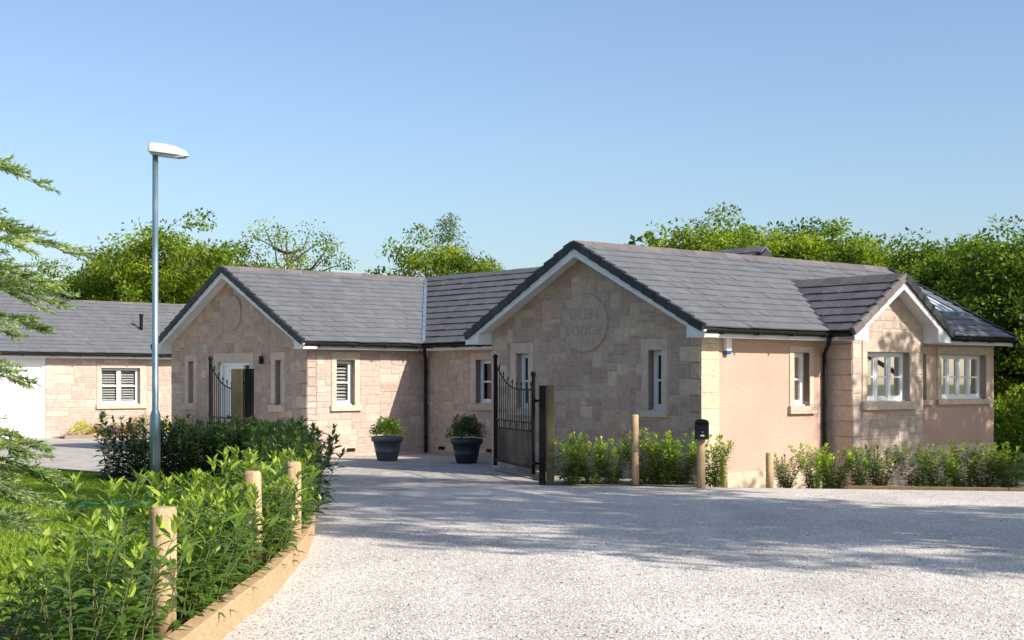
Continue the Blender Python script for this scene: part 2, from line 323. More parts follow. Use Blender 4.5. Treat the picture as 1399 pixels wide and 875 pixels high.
def wall(name, mp, a0, a1, z0, z1, holes, parent, apex=None, stone='rubble', cell=(.08, .07), wr=(2, 6), hr=(1, 4), thick=.28, seed=1, avoid=(), quoin=()):
    rng = random.Random(seed)
    b = MB()
    As = sorted({a0, a1}|{h[0] for h in holes}|{h[1] for h in holes}); Zs = sorted({z0, z1}|{h[2] for h in holes}|{h[3] for h in holes})
    for i in range(len(As)-1):
        for j in range(len(Zs)-1):
            if not inside((As[i]+As[i+1])/2, (Zs[j]+Zs[j+1])/2, holes):
                b.box(As[i], As[i+1], -thick, 0, Zs[j], Zs[j+1], lambda a, d, z: mp(a, z, d))
    if apex: b.prism([(a0, z1), (a1, z1), apex], (-thick, 0), mp)
    o = b.build(name, M['mortar'] if stone in ('rubble', 'coursed', 'ashlar') else M[stone], parent)
    if stone in ('rubble', 'coursed', 'ashlar'):
        top = apex[1] if apex else z1
        cw, chh = cell; nx = int(round((a1-a0)/cw)); cw = (a1-a0)/nx; nz = int(math.ceil((top-z0)/chh))
        occ = np.zeros((nx, nz), bool)
        av = list(holes)+list(avoid)
        for i in range(nx):
            for j in range(nz):
                if inside(a0+(i+.5)*cw, z0+(j+.5)*chh, av): occ[i, j] = True
        bm = bmesh.new(); lay = bm.verts.layers.float.new('tint')
        def stoneat(i, j, wc, hc, t=None):
            x0 = a0+i*cw+.003+rng.uniform(0, .006); x1 = a0+(i+wc)*cw-.003-rng.uniform(0, .006)
            y0 = z0+j*chh+.003+rng.uniform(0, .005); y1 = z0+(j+hc)*chh-.003-rng.uniform(0, .005)
            t = rng.random() if t is None else t; dd = .004+rng.random()*.008; e = .012
            js = lambda: rng.uniform(-.006, .006)
            p = [(x0, y0), (x1, y0), (x1, y1), (x0, y1)]
            c = [(x0+e+js(), y0+e+js()), (x1-e+js(), y0+e+js()), (x1-e+js(), y1-e+js()), (x0+e+js(), y1-e+js())]
            A = [bm.verts.new((q[0], q[1], -.002)) for q in p]; Bq = [bm.verts.new((q[0], q[1], dd)) for q in c]
            for q in A+Bq: q[lay] = t
            bm.faces.new(Bq)
            for q in range(4): bm.faces.new((A[q], A[(q+1) % 4], Bq[(q+1) % 4], Bq[q]))
            occ[i:i+wc, j:j+hc] = True
        if quoin:
            jj = 0; fl = 0
            while jj < nz and z0+jj*chh < z1:
                hc = min(4, nz-jj)
                for sd in quoin:
                    wc = 6 if (fl+(sd > 0)) % 2 else 3
                    i0 = 0 if sd < 0 else nx-wc
                    if not occ[i0:i0+wc, jj:jj+hc].any(): stoneat(i0, jj, wc, hc, rng.uniform(.7, 1))
                jj += hc; fl += 1
        for j in range(nz):
            i = 0
            while i < nx:
                if occ[i, j]: i += 1; continue
                wc = rng.randint(*wr); hc = rng.randint(*hr)
                k_ = 0
                while k_ < wc and i+k_ < nx and not occ[i+k_, j]: k_ += 1
                wc = k_
                if i+wc < nx and not occ[i+wc, j] and (i+wc+1 >= nx or occ[i+wc+1, j]): wc += 1
                h_ = 1
                while h_ < hc and j+h_ < nz and not occ[i:i+wc, j+h_].any(): h_ += 1
                stoneat(i, j, wc, h_); i += wc
        geo = lambda: bm.verts[:]+bm.edges[:]+bm.faces[:]
        bmesh.ops.bisect_plane(bm, geom=geo(), plane_co=(0, top, 0), plane_no=(0, 1, 0), clear_outer=True)
        if apex:
            for s_, q in ((-1, a0), (1, a1)):
                dv = Vector((apex[0]-q, apex[1]-z1, 0)); n = Vector((-dv.y, dv.x, 0))
                if n.y < 0: n = -n
                bmesh.ops.bisect_plane(bm, geom=geo(), plane_co=(q, z1, 0), plane_no=n, clear_outer=True)
        for q in bm.verts: q.co = Vector(mp(q.co.x, q.co.y, q.co.z))
        me = bpy.data.meshes.new('stonework'); bm.to_mesh(me); bm.free(); me.materials.append(M[stone])
        so = bpy.data.objects.new('stonework', me); link(so); so.parent = o
    return o

def window(mp, sur, opn, lights, parent, blind=None, sill=.07, name='window', mid=.5, backing=True, label=None):
    """white frame in a stone surround; lights = number of casements"""
    A0, A1, Z0, Z1 = sur; a0, a1, z0, z1 = opn; F = -.13
    bx = lambda b, x0, x1, y0, y1, d0, d1: b.box(x0, x1, d0, d1, y0, y1, lambda a, d, z: mp(a, z, d))
    f = MB(); t = .055
    bx(f, a0, a1, z0, z0+t+.02, F-.06, F); bx(f, a0, a1, z1-t, z1, F-.06, F)
    bx(f, a0, a0+t, z0+t+.02, z1-t, F-.06, F-.001); bx(f, a1-t, a1, z0+t+.02, z1-t, F-.06, F-.001)
    W = (a1-a0-2*t)/lights
    for i in range(1, lights):
        x = a0+t+W*i; bx(f, x-.04, x+.04, z0+t+.02, z1-t, F-.06, F+.006)
    zm = z0+(z1-z0)*mid
    for i in range(lights):
        x0 = a0+t+W*i+(.04 if i else 0); x1 = a0+t+W*(i+1)-(.04 if i < lights-1 else 0)
        s = .03
        bx(f, x0, x0+s, z0+t+.02, z1-t, F-.045, F-.008); bx(f, x1-s, x1, z0+t+.02, z1-t, F-.045, F-.008)
        bx(f, x0+s, x1-s, zm-.018, zm+.018, F-.045, F-.006)
        bx(f, x0+s, x1-s, z0+t+.02, z0+t+.05, F-.045, F-.009); bx(f, x0+s, x1-s, z1-t-.03, z1-t, F-.045, F-.009)
    bx(f, a0-.01, a1+.01, z0-.005, z0+.025, F, F+.05)
    fr = f.build(name, M['white'], parent)
    if label: fr['label'] = label
    gq = MB(); bx(gq, a0+.03, a1-.03, z0+.04, z1-.03, F-.035, F-.03); gq.build('pane', M['glass'], fr)
    s = MB(); jw = .0
    s.cur = random.random()
    bx(s, A0, A1, z1, Z1, -.2, .022)
    s.cur = random.random(); bx(s, A0+.002, a0, z0, z1, -.2, .02)
    s.cur = random.random(); bx(s, a1, A1-.002, z0, z1, -.2, .02)
    s.cur = random.random(); bx(s, A0-.03, A1+.03, Z0, z0, -.2, sill)
    s.build('stone_surround', M['ashlar'], fr, bevel=.006)
    if blind == 'slats':
        q = MB(); z = z0+.08
        while z < z1-.06:
            q.box(a0+.05, a1-.05, F-.11, F-.075, z, z+.010, lambda a, d, zz: mp(a, zz-(d-F+.11)*.9, d)); z += .078
        for i in range(lights+1):
            x = a0+.06+(a1-a0-.12)*i/lights; bx(q, x-.02, x+.02, z0, z1, F-.14, F-.125)
        q.build('shutter', M['slat'], fr)
    elif blind == 'blind':
        q = MB(); bx(q, a0-.02, a1+.02, z0, z1, F-.16, F-.15); q.build('blind', M['curtain'], fr)
    if backing:
        q = MB(); bx(q, a0-.3, a1+.3, z0-.2, z1+.2, -.75, -.72); q.build('room_shade', M['interior'], fr)
    return fr

# --- walls of the lodge
GW = 5.53
wR = [(4.42, 4.78, 1.18, 2.24), (.90, 1.22, 1.20, 2.24)]
sR = [(4.27, 4.94, 1.05, 2.44), (.76, 1.39, 1.08, 2.44)]
gR = wall('gable_wall', PU(0), 0, GW, -.5, 2.73, wR, house, apex=(GW/2, 4.11), stone='rubble', seed=4,
          avoid=sR+[(2.45, 3.2, 2.28, 3.30), (2.3, 3.35, 2.42, 3.18)], quoin=(-1, 1))
for s_, o_ in zip(sR, wR): window(PU(0), s_, o_, 1, gR, blind='blind')
WF = 8.93
pinkholes = [(2.44, 2.88, 1.26, 2.22), (6.02, 6.50, 1.34, 2.24), (7.02, 8.62, 1.34, 2.24)]
side = wall('side_wall', PV(0), .44, WF, -.6, 2.62, pinkholes, house, stone='render')
q = MB(); q.cur = .4
for i in range(9):
    z = .14+i*.275
    q.cur = random.random(); q.box(0.0, .44 if i % 2 else .445, -.02, .28, z, min(z+.272, 2.62))
q.cur = .5; q.box(-.015, .47, -.035, .28, -.6, .14)
q.build('quoin_stone', M['cream_stone'], house, bevel=.004)
q = MB(); q.box(.47, 3.41, -.035, -.002, -.6, .14); q.build('plinth', M['cream_stone'], side)
q = MB(); q.box(5.58, WF+.03, -.04, -.002, -.8, .44); q.build('plinth', M['cream_stone'], side)
window(PV(0), (2.31, 2.99, 1.12, 2.33), pinkholes[0], 1, side, blind='blind')
window(PV(0), (5.84, 6.66, 1.24, 2.38), pinkholes[1], 1, side, blind='blind')
window(PV(0), (6.88, 8.78, 1.24, 2.40), pinkholes[2], 4, side, blind='blind')
# bay
bh = [(3.82, 5.14, 1.33, 2.24)]
bay = wall('bay_wall', PV(-.557), 3.41, 5.58, -.7, 2.82, bh, house, apex=(4.495, 3.54), stone='coursed', seed=9, wr=(3, 7), hr=(2, 3), thick=.3,
           avoid=[(3.66, 5.32, 1.18, 2.48)], quoin=(-1, 1))
window(PV(-.557), (3.68, 5.30, 1.18, 2.47), bh[0], 3, bay, blind='blind')
wall('bay_side_wall', PU(3.41), -.557+.001, 0, -.7, 2.55, [], bay, stone='ashlar', seed=3, wr=(6, 7), hr=(4, 4), thick=.2)
q = MB(); q.box(5.58-.002, 5.59, -.555, 0, -.7, 2.55); q.build('bay_return', M['coursed'], bay)
# wing between
w2 = wall('courtyard_wall', PU(2.72), GW, 11.33, -.3, 2.62, [(8.85, 9.42, 1.2, 2.2)], house, stone='coursed', seed=12, wr=(2, 6), hr=(2, 3), avoid=[(8.7, 9.6, 1.05, 2.4)])
window(PU(2.72), (8.68, 9.62, 1.05, 2.37), (8.85, 9.42, 1.2, 2.2), 1, w2, blind='blind')
w1 = wall('courtyard_wall', PV(11.33), -.62, 2.72, -.3, 2.62, [(.16, .66, 1.16, 2.2)], house, stone='coursed', seed=22, wr=(3, 7), hr=(2, 3), avoid=[(0, .82, 1.0, 2.4)])
window(PV(11.33), (.02, .80, 1.03, 2.38), (.16, .66, 1.16, 2.2), 1, w1, blind='slats')
gh = [(16.66, 16.96, 1.16, 2.22), (12.42, 12.70, 1.16, 2.2), (13.86, 15.42, -.3, 2.17)]
g1 = wall('gable_wall', PU(-.62), 11.33, 17.9, -.3, 2.73, gh, house, apex=(14.615, 4.35), stone='rubble', seed=31,
          avoid=[(16.5, 17.14, 1.0, 2.38), (12.26, 12.88, 1.0, 2.38), (13.68, 15.62, -.3, 2.39), (14.3, 14.95, 2.98, 3.76)], quoin=(-1, 1), wr=(2, 7))
window(PU(-.62), (16.5, 17.14, 1.0, 2.38), gh[0], 1, g1)
window(PU(-.62), (12.26, 12.88, 1.0, 2.38), gh[1], 1, g1)
# door
mp = PU(-.62)
dr = MB()
def bxm(b, mp, x0, x1, y0, y1, d0, d1): b.box(x0, x1, d0, d1, y0, y1, lambda a, d, z: mp(a, z, d))
for i in range(6):
    bxm(dr, mp, 14.38+i*.172, 14.38+i*.172+.166, .02, 2.1, -.16, -.12)
bxm(dr, mp, 14.36, 15.42, .02, 2.1, -.17, -.135)
door = dr.build('door', M['white'], g1)
q = MB(); bxm(q, mp, 15.34, 15.42, 0, 2.17, -.11, -.05); bxm(q, mp, 13.86, 15.42, 2.1, 2.17, -.16, -.05); bxm(q, mp, 14.28, 14.36, 0, 2.1, -.16, -.05); bxm(q, mp, 13.86, 13.92, 0, 2.1, -.16, -.05); bxm(q, mp, 13.92, 14.28, 0, .5, -.16, -.06)
q.build('door_frame', M['white'], door)
q = MB(); bxm(q, mp, 13.92, 14.28, .5, 2.1, -.13, -.12); q.build('dark_gap_pane', M['glass'], door)  # added glass, stands in for the dark interior past an ajar door
q = MB(); bxm(q, mp, 13.6, 15.6, 0, 2.3, -.8, -.77); q.build('room_shade', M['interior'], door)
q = MB(); q.tube([mp(14.46, .95, -.05), mp(14.46, 1.3, -.05)], .014); q.bar(mp(14.46, 1, -.05), mp(14.46, 1, -.12), .012, .012); q.build('handle', M['galv'], door)
q = MB(); bxm(q, mp, 13.68, 15.62, 2.17, 2.40, -.2, .025); bxm(q, mp, 13.685, 13.86, -.02, 2.17, -.2, .022); bxm(q, mp, 15.42, 15.61, -.02, 2.17, -.2, .022)
q.build('stone_surround', M['ashlar'], door, bevel=.006)
q = MB(); q.tube([mp(13.24, 2.12, .07), mp(13.24, 2.3, .07)], .045, 12); q.bar(mp(13.24, 2.2, .07), mp(13.24, 2.2, 0), .03, .05); q.build('wall_light', M['iron'], house)
# closing walls at the back
q = MB()
q.box(2.8, WF-.01, GW-.25, GW, -.5, 2.6); q.box(.28, 2.8, GW-.28, GW, -.5, 2.6)
q.box(WF-.28, WF, .28, GW-.25, -.8, 2.6); q.prism([(0.0, 2.6), (GW, 2.6), (GW/2, 4.05)], (WF-.25, WF-.002), lambda a, b, c: (c, a, b))
q.box(2.6, 8.0, 11.58, 11.7, -.3, 2.5); q.box(7.75, 8.0, 11.7, 17.9, -.3, 2.6); q.box(-.3, 7.75, 17.62, 17.9, -.3, 2.6); q.box(7.4, 7.6, GW, 11.58, -.3, 2.6)
q.prism([(11.6, 2.6), (17.9, 2.6), (14.615, 4.25)], (7.75, 8.0), lambda a, b, c: (c, a, b))
q.build('rear_wall', M['render'], house)

def oval(mpf, ca, cz, ra, rz, mname, parent, name='plaque', d=.045):
    b = MB(); b.prism([(ca+ra*math.cos(t), cz+rz*math.sin(t)) for t in [2*math.pi*i/48 for i in range(48)]], (-.01, d), mpf)
    return b.build(name, M[mname], parent, bevel=.01)
pl = oval(PU(0), 2.82, 2.77, .60, .53, 'plaque', gR)
pl['label'] = 'oval carved stone plaque reading GLEN LODGE'
oval(PU(-.62), 14.63, 3.37, .38, .42, 'plaque2', g1)
def lettering(txt, size, mpf, ca, cz, d, parent, mname, flip=False, spacing=1.1):
    cu = bpy.data.curves.new('t', 'FONT'); cu.body = txt; cu.size = size; cu.align_x = 'CENTER'; cu.align_y = 'CENTER'; cu.extrude = .003; cu.space_character = spacing
    ob = bpy.data.objects.new('t', cu); C.objects.link(ob)
    dg = bpy.context.evaluated_depsgraph_get(); me = bpy.data.meshes.new_from_object(ob.evaluated_get(dg))
    C.objects.unlink(ob); bpy.data.objects.remove(ob)
    s = -1 if flip else 1
    for q in me.vertices: q.co = Vector(mpf(ca+s*q.co.x, cz+q.co.y, d+q.co.z))
    me.materials.clear(); me.materials.append(M[mname])
    o = bpy.data.objects.new('lettering', me); link(o); o.parent = parent; return o
lettering('GLEN', .30, PU(0), 2.82, 2.92, .046, pl, 'engraved', True)
lettering('LODGE', .27, PU(0), 2.82, 2.62, .046, pl, 'engraved', True)

# --- roofs
def roof(name, O, A, U, poly, parent, m='tile', gauge=.27, wdt=.30, seed=0, lift=.012):
    rng = random.Random(seed); O = Vector(O); A = Vector(A).normalized(); U = Vector(U).normalized(); N = A.cross(U)
    if N.z < 0: N = -N
    mx = max(p[1] for p in poly); amin = min(p[0] for p in poly); amax = max(p[0] for p in poly)
    bm = bmesh.new(); lay = bm.verts.layers.float.new('tint')
    s = -.02; row = 0
    while s < mx:
        a = amin-(row % 2)*wdt/2
        while a < amax:
            t = rng.random(); up = .030+rng.random()*lift; e = min(s+gauge+.03, mx+.05)
            tl = rng.uniform(-.004, .004); sk = rng.uniform(-.005, .005)
            P = [(a+.002, s+sk, up+tl), (a+wdt-.002, s+sk, up-tl), (a+wdt-.002, e, .012), (a+.002, e, .012)]
            Q = [(p[0], p[1], p[2]-.022) for p in P]
            vt = [bm.verts.new(p) for p in P]; vb = [bm.verts.new(p) for p in Q]
            for q in vt+vb: q[lay] = t
            bm.faces.new(vt)
            for i in (0, 1, 3): bm.faces.new((vb[i], vb[(i+1) % 4], vt[(i+1) % 4], vt[i]))
            a += wdt
        s += gauge; row += 1
    n = len(poly); cx = sum(p[0] for p in poly)/n; cy = sum(p[1] for p in poly)/n
    for i in range(n):
        p = poly[i]; q = poly[(i+1) % n]
        nn = Vector((q[1]-p[1], -(q[0]-p[0]), 0))
        if nn.length < 1e-6: continue
        if nn.x*(cx-p[0])+nn.y*(cy-p[1]) > 0: nn = -nn
        if abs(p[1]) < 1e-4 and abs(q[1]) < 1e-4: continue
        bmesh.ops.bisect_plane(bm, geom=bm.verts[:]+bm.edges[:]+bm.faces[:], plane_co=(p[0], p[1], 0), plane_no=nn, clear_outer=True)
    for q in bm.verts: q.co = O+A*q.co.x+U*q.co.y+N*q.co.z
    me = bpy.data.meshes.new(name); bm.to_mesh(me); bm.free(); me.materials.append(M[m])
    o = bpy.data.objects.new(name, me); link(o); o.parent = parent
    b = MB(); b.prism(poly, (-.05, .006), lambda a, s_, c: O+A*a+U*s_+N*c); b.build('roof_deck', M['deck'], o)
    return o
def ridge(P, Q, parent, m='ridge', w=.15, drop=.07, step=.45, name='ridge_tiles'):
    P = Vector(P); Q = Vector(Q); L = (Q-P).length; d = (Q-P)/L; x = d.cross(Vector((0, 0, 1))).normalized(); z = x.cross(d)
    b = MB(); k_ = 0; t = 0
    while t < L-.02:
        e = min(L, t+step-.006); b.cur = random.random(); h = .045+(k_ % 2)*.004; wd = w+(k_ % 2)*.004
        for s_ in (-1, 1):
            b.hexa([P+d*t+z*(h-.02), P+d*e+z*(h-.02), P+d*e+x*s_*wd+z*(-drop-.02), P+d*t+x*s_*wd+z*(-drop-.02),
                    P+d*t+z*(h+.012), P+d*e+z*(h+.012), P+d*e+x*s_*(wd+.005)+z*(-drop), P+d*t+x*s_*(wd+.005)+z*(-drop)])
        t += step; k_ += 1
    return b.build(name, M[m], parent)
def verge(P, Q, out, parent, m='tile_dark', step=.30):
    """stepped verge caps from eave P to apex Q; out = outward horizontal unit"""
    P = Vector(P); Q = Vector(Q); out = Vector(out); L = (Q-P).length; d = (Q-P)/L
    n = d.cross(out); n = n if n.z > 0 else -n
    b = MB(); t = -.03
    while t < L-.01:
        e = min(L, t+step+.02); b.cur = random.random()
        lo, hi = .075, .045
        b.hexa([P+d*t+n*-.07-out*.05, P+d*t+n*-.07+out*.03, P+d*e+n*-.085+out*.03, P+d*e+n*-.085-out*.05,
                P+d*t+n*lo-out*.05, P+d*t+n*lo+out*.03, P+d*e+n*hi+out*.03, P+d*e+n*hi-out*.05])
        t += step
    b.build('verge_caps', M[m], parent)
def gable_trim(mp, al, ar, apex, zeave, over, parent):
    """bargeboards, sloping soffits and boxed ends. mp(a,z,d) with d outward; al/ar = wall ends; eave overhang .4"""
    oh = .40
    for e, sgn in ((al, -1), (ar, 1)):
        b = MB(); ae = e+sgn*oh; sl = (apex[1]-zeave)/(apex[0]-ae)
        zt = lambda a: zeave+(a-ae)*sl
        bt = -.075; bb = -.24
        b.prism([(ae, zt(ae)+bt), (apex[0], apex[1]+bt), (apex[0], apex[1]+bb), (ae, zt(ae)+bb+.06)], (over-.025, over), mp)
        b.prism([(ae, zt(ae)+bt-.05), (apex[0], apex[1]+bt-.05), (apex[0], apex[1]+bt-.07), (ae, zt(ae)+bt-.07)], (-.02, over-.024), mp)
        # boxed end
        zb = zeave-.17
        b.prism([(e, zb), (ae, zb), (ae, zt(ae)-.07), (e, zt(e)-.09)] if True else [], (-.0, over+.004), mp)
        b.build('bargeboard', M['fascia'], parent)
def eave_trim(P, Q, out, parent, ow=.36, down=.0):
    """fascia, soffit and gutter along the eave line P-Q at tile edge; out = outward unit"""
    P = Vector(P); Q = Vector(Q); out = Vector(out); z = Vector((0, 0, 1))
    b = MB()
    def bx(o0, o1, z0, z1):
        b.hexa([P+out*o0+z*z0, Q+out*o0+z*z0, Q+out*o1+z*z0, P+out*o1+z*z0, P+out*o0+z*z1, Q+out*o0+z*z1, Q+out*o1+z*z1, P+out*o1+z*z1])
    bx(-.05, -.03, -.17, -.02); bx(-ow, -.052, -.165, -.15)
    b.build('fascia', M['fascia'], parent)
    q = MB(); d = (Q-P).normalized(); n = 8
    c0 = out*.035-z*.045
    prev = None; r = .062
    for k_ in range(n+1):
        a = math.pi+math.pi*k_/n
        off = c0+out*(r*math.cos(a))+z*(r*math.sin(a)); off2 = c0+out*((r-.008)*math.cos(a))+z*((r-.008)*math.sin(a))
        cur = (q.vert(P+off), q.vert(Q+off), q.vert(P+off2), q.vert(Q+off2))
        if prev: q.f.append([prev[0], prev[1], cur[1], cur[0]]); q.f.append([prev[2], prev[3], cur[3], cur[2]])
        prev = cur
    L = (Q-P).length; t = .4
    while t < L:
        p = P+d*t; q.hexa([p+c0-out*.075-z*.072, p+d*.03+c0-out*.075-z*.072, p+d*.03+c0+out*.068-z*.072, p+c0+out*.068-z*.072,
                           p+c0-out*.075+z*.0, p+d*.03+c0-out*.075, p+d*.03+c0+out*.068, p+c0+out*.068]); t += .9
    q.build('gutter', M['black'], parent, smooth=False)

def slopev(zr, ze, run): return Vector((0, run, zr-ze))
# right block
ZE = 2.6; RR = 4.2; vm = GW/2; run = vm+.36
U = (0, run, RR-ZE); SL = math.hypot(run, RR-ZE); u0 = -.36; u1 = 9.12
rf = roof('roof', (u0, -.36, ZE), (1, 0, 0), U, [(0, 0), (u1-u0, 0), (u1-u0, SL), (0, SL)], house, seed=1)
roof('rear_roof', (u0, GW+.36, ZE), (1, 0, 0), (0, -run, RR-ZE), [(0, 0), (u1-u0, 0), (u1-u0, SL), (0, SL)], house, seed=2)
ridge((u0, vm, RR), (u1, vm, RR), rf)
verge((u0, -.36, ZE), (u0, vm, RR), (-1, 0, 0), rf); verge((u0, GW+.36, ZE), (u0, vm, RR), (-1, 0, 0), rf)
verge((u1, -.36, ZE), (u1, vm, RR), (1, 0, 0), rf); verge((u1, GW+.36, ZE), (u1, vm, RR), (1, 0, 0), rf)
gable_trim(PU(0), 0, GW, (vm, RR), ZE, .34, house)
eave_trim((u0+.02, -.36, ZE), (3.0, -.36, ZE), (0, -1, 0), house)
eave_trim((5.98, -.36, ZE), (u1-.02, -.36, ZE), (0, -1, 0), house)
# bay roof
ba = (4.495, 3.63); bl, brr = 2.98, 6.01; v0 = -.92
vm2 = 1.75
for sgn, e in ((1, bl), (-1, brr)):
    rn = abs(ba[0]-e); SLb = math.hypot(rn, ba[1]-ZE)
    U = (sgn*rn, 0, ba[1]-ZE)
    r_ = roof('bay_roof', (e, v0, ZE), (0, 1, 0), U, [(0, 0), (.6, 0), (vm2-v0+.05, SLb), (0, SLb)], house, seed=5+sgn, gauge=.27, wdt=.34, lift=.012, m='tile_shade')
    verge((e, v0, ZE), (ba[0], v0, ba[1]), (0, -1, 0), r_, m='ridge' if sgn > 0 else 'tile_dark', step=.27)  # left caps coloured lighter to show the sun on them
    # valley lead
    q = MB(); q.bar((e, -.33, ZE+.045), (ba[0], vm2-.02, ba[1]+.05), .10, .015); q.build('valley_flashing', M['tile_dark'], r_)
ridge((ba[0], v0-.02, ba[1]), (ba[0], vm2, ba[1]), r_)
gable_trim(PV(-.557), 3.41, 5.58, ba, ZE, .34, house)
# gutters along the bay sides
eave_trim((bl, v0+.05, ZE), (bl, -.40, ZE), (-1, 0, 0), house, ow=.42)
eave_trim((brr, v0+.05, ZE), (brr, -.40, ZE), (1, 0, 0), house, ow=.42)
# left block
vm1 = 14.615; R1 = 4.44; run = vm1-10.97; SL = math.hypot(run, R1-ZE); u0 = -.98; uA = 8.3
rf1 = roof('roof', (u0, 10.97, ZE), (1, 0, 0), (0, run, R1-ZE), [(0, 0), (3.42, 0), (5.15-u0, SL), (0, SL)], house, seed=11)
rf1b = roof('rear_roof', (u0, 18.26, ZE), (1, 0, 0), (0, -run, R1-ZE), [(0, 0), (uA-u0, 0), (uA-u0, SL), (0, SL)], house, seed=12)
ridge((u0, vm1, R1), (8.3, vm1, R1), rf1)
verge((u0, 10.97, ZE), (u0, vm1, R1), (-1, 0, 0), rf1); verge((u0, 18.26, ZE), (u0, vm1, R1), (-1, 0, 0), rf1)
gable_trim(PU(-.62), 11.33, 17.9, (vm1, R1), ZE, .34, house)
eave_trim((u0+.02, 10.97, ZE), (2.44, 10.97, ZE), (0, -1, 0), house)
# link wing, slope facing -u
ur = 5.15; run2 = ur-2.37; SL2 = math.hypot(run2, R1-ZE); vb = 2.9
rf2 = roof('roof', (2.37, vb, ZE), (0, 1, 0), (run2, 0, R1-ZE), [(1.9, 0), (10.97-vb+.05, 0), (vm1-vb, SL2), (.0, SL2)], house, seed=21, gauge=.29, lift=.012, m='tile_shade')
ridge((ur, vb, R1), (ur, vm1, R1), rf2, m='tile')
roof('rear_roof', (8.0, vb, ZE), (0, 1, 0), (-(8.0-ur), 0, R1-ZE), [(0, 0), (vm1-vb, 0), (vm1-vb, math.hypot(8-ur, R1-ZE)), (0, math.hypot(8-ur, R1-ZE))], house, seed=22)
q = MB(); q.prism([(2.9, 2.7), (8.0-.2, 2.6), (ur, R1-.02)], (vb-.01, vb+.05), lambda a, b, c: (a, c, b)); q.build('gablet', M['tile_dark'], rf2)
eave_trim((2.37, GW+.2, ZE), (2.37, 10.93, ZE), (-1, 0, 0), house)
q = MB(); q.bar((2.37, 10.97, ZE+.05), (ur, vm1, R1+.05), .08, .02); q.build('valley_flashing', M['galv'], rf1)
q = MB(); q.tube([(ur, vm1, R1), (ur, vm1, R1+.38)], .02, 6); q.build('vent_pipe', M['iron'], rf1)
# skylight on the right slope
sN = Vector((0, -(RR-ZE), vm+.36)).normalized(); sU = Vector((0, vm+.36, RR-ZE)).normalized()
def RP(u, s_, n_): return Vector((0, -.36, ZE))+Vector((u, 0, 0))+sU*s_+sN*n_
q = MB(); m_ = lambda a, b, c: RP(a, b, c)
q.box(7.62, 7.68, .95, 2.0, .02, .12, m_); q.box(8.38, 8.44, .95, 2.0, .02, .12, m_); q.box(7.68, 8.38, .95, 1.01, .02, .115, m_); q.box(7.68, 8.38, 1.94, 2.0, .02, .115, m_)
sk = q.build('skylight', M['galv'], rf)
q = MB(); q.box(7.68, 8.38, 1.01, 1.94, .05, .07, m_); q.build('pane', M['sky_glass'], sk)
q = MB()
for i in range(3): q.box(7.74+i*.22, 7.83+i*.22, 1.01, 1.94, .072, .11, m_)
q.build('glazing_bar', M['white'], sk)  # bars coloured white for the sky reflected on them
# pipes, bell box, vents
q = MB(); q.tube([(2.37, 10.9, 2.52), (2.42, 11.0, 2.38), (2.62, 11.22, 2.2), (2.63, 11.23, .02)], .038, 10)
for z in (1.9, 1.1, .35): q.tube([(2.63, 11.23, z), (2.63, 11.23, z+.05)], .048, 10)
q.build('downpipe', M['black'], house)
q = MB(); q.tube([(2.95, -.40, 2.5), (2.98, -.36, 2.38), (3.22, -.07, 2.2), (3.25, -.06, 2.1), (3.25, -.06, -.3)], .036, 10)
for z in (1.8, .9, .2): q.tube([(3.25, -.06, z), (3.25, -.06, z+.05)], .046, 10)
q.build('downpipe', M['black'], house)
q = MB(); q.prism([(.56, 2.22), (.68, 2.22), (.70, 2.44), (.54, 2.44)], (.0, .09), PV(-.0)); ab = q.build('alarm_box', M['white'], house, bevel=.01)
q = MB(); q.prism([(.57, 2.16), (.67, 2.16), (.68, 2.218), (.56, 2.218)], (.0, .085), PV(-.0)); q.build('beacon', M['blue'], ab, bevel=.01)
for mpx, a in ((PV(11.33), .55), (PU(2.72), 10.7), (PU(2.72), 8.9)):
    q = MB(); q.box(a-.11, a+.11, .0, .03, .10, .17, lambda x, y, z, mpx=mpx: mpx(x, z, y)); v_ = q.build('air_vent', M['iron'], house)

# ------------------------------------------------------------ garage building
gar = empty('garage_building', BO, TH)
tag(gar, 'white doored garage range with long grey roof left of the lodge', 'garage')
VG = 26.3
gw = wall('front_wall', PV(VG), -.55, 7.0, -.3, 2.62, [(1.23, 2.54, 1.0, 2.14)], gar, stone='coursed', seed=41, cell=(.09, .085), wr=(3, 7), hr=(1, 3), avoid=[(1.07, 2.76, .86, 2.27)])
window(PV(VG), (1.09, 2.74, .86, 2.26), (1.23, 2.54, 1.0, 2.14), 2, gw, blind='slats')
q = MB(); q.box(-6.0, -5.7, VG, VG+.28, -.3, 2.62); q.box(-5.7, -.551, VG, VG+.28, 2.45, 2.62); q.box(-6, -5.72, VG+.28, VG+7.6, -.3, 2.6); q.box(-5.7, 7, VG+7.3, VG+7.6, -.3, 2.6); q.box(6.72, 7, VG+.28, VG+7.3, -.3, 2.6); q.build('wall', M['coursed'], gar)
q = MB()
for i in range(5): q.box(-5.7, -.56, VG+.08, VG+.13, i*.49, i*.49+.483)
gd = q.build('garage_door', M['garage_door'], gar, bevel=.006)
q = MB(); q.box(-.66, -.552, VG+.02, VG+.12, 0, 2.45); q.build('door_frame', M['white'], gd)
sl = (4.36-ZE)/(29.45-25.94); zh = 4.80; vh = 25.94+(zh-ZE)/sl
Sv = lambda z: math.hypot((z-ZE)/sl, z-ZE)
Ug = (0, 1, sl)
gr1 = roof('roof', (-6.3, 25.94, ZE), (1, 0, 0), Ug, [(0, 0), (7.80, 0), (7.80, Sv(4.36)), (6.6, Sv(zh)), (0, Sv(zh))], gar, seed=51)
roof('roof', (-6.3, 25.94, ZE), (1, 0, 0), Ug, [(7.80, 0), (13.6, 0), (13.6, Sv(4.36)), (7.80, Sv(4.36))], gar, seed=53)
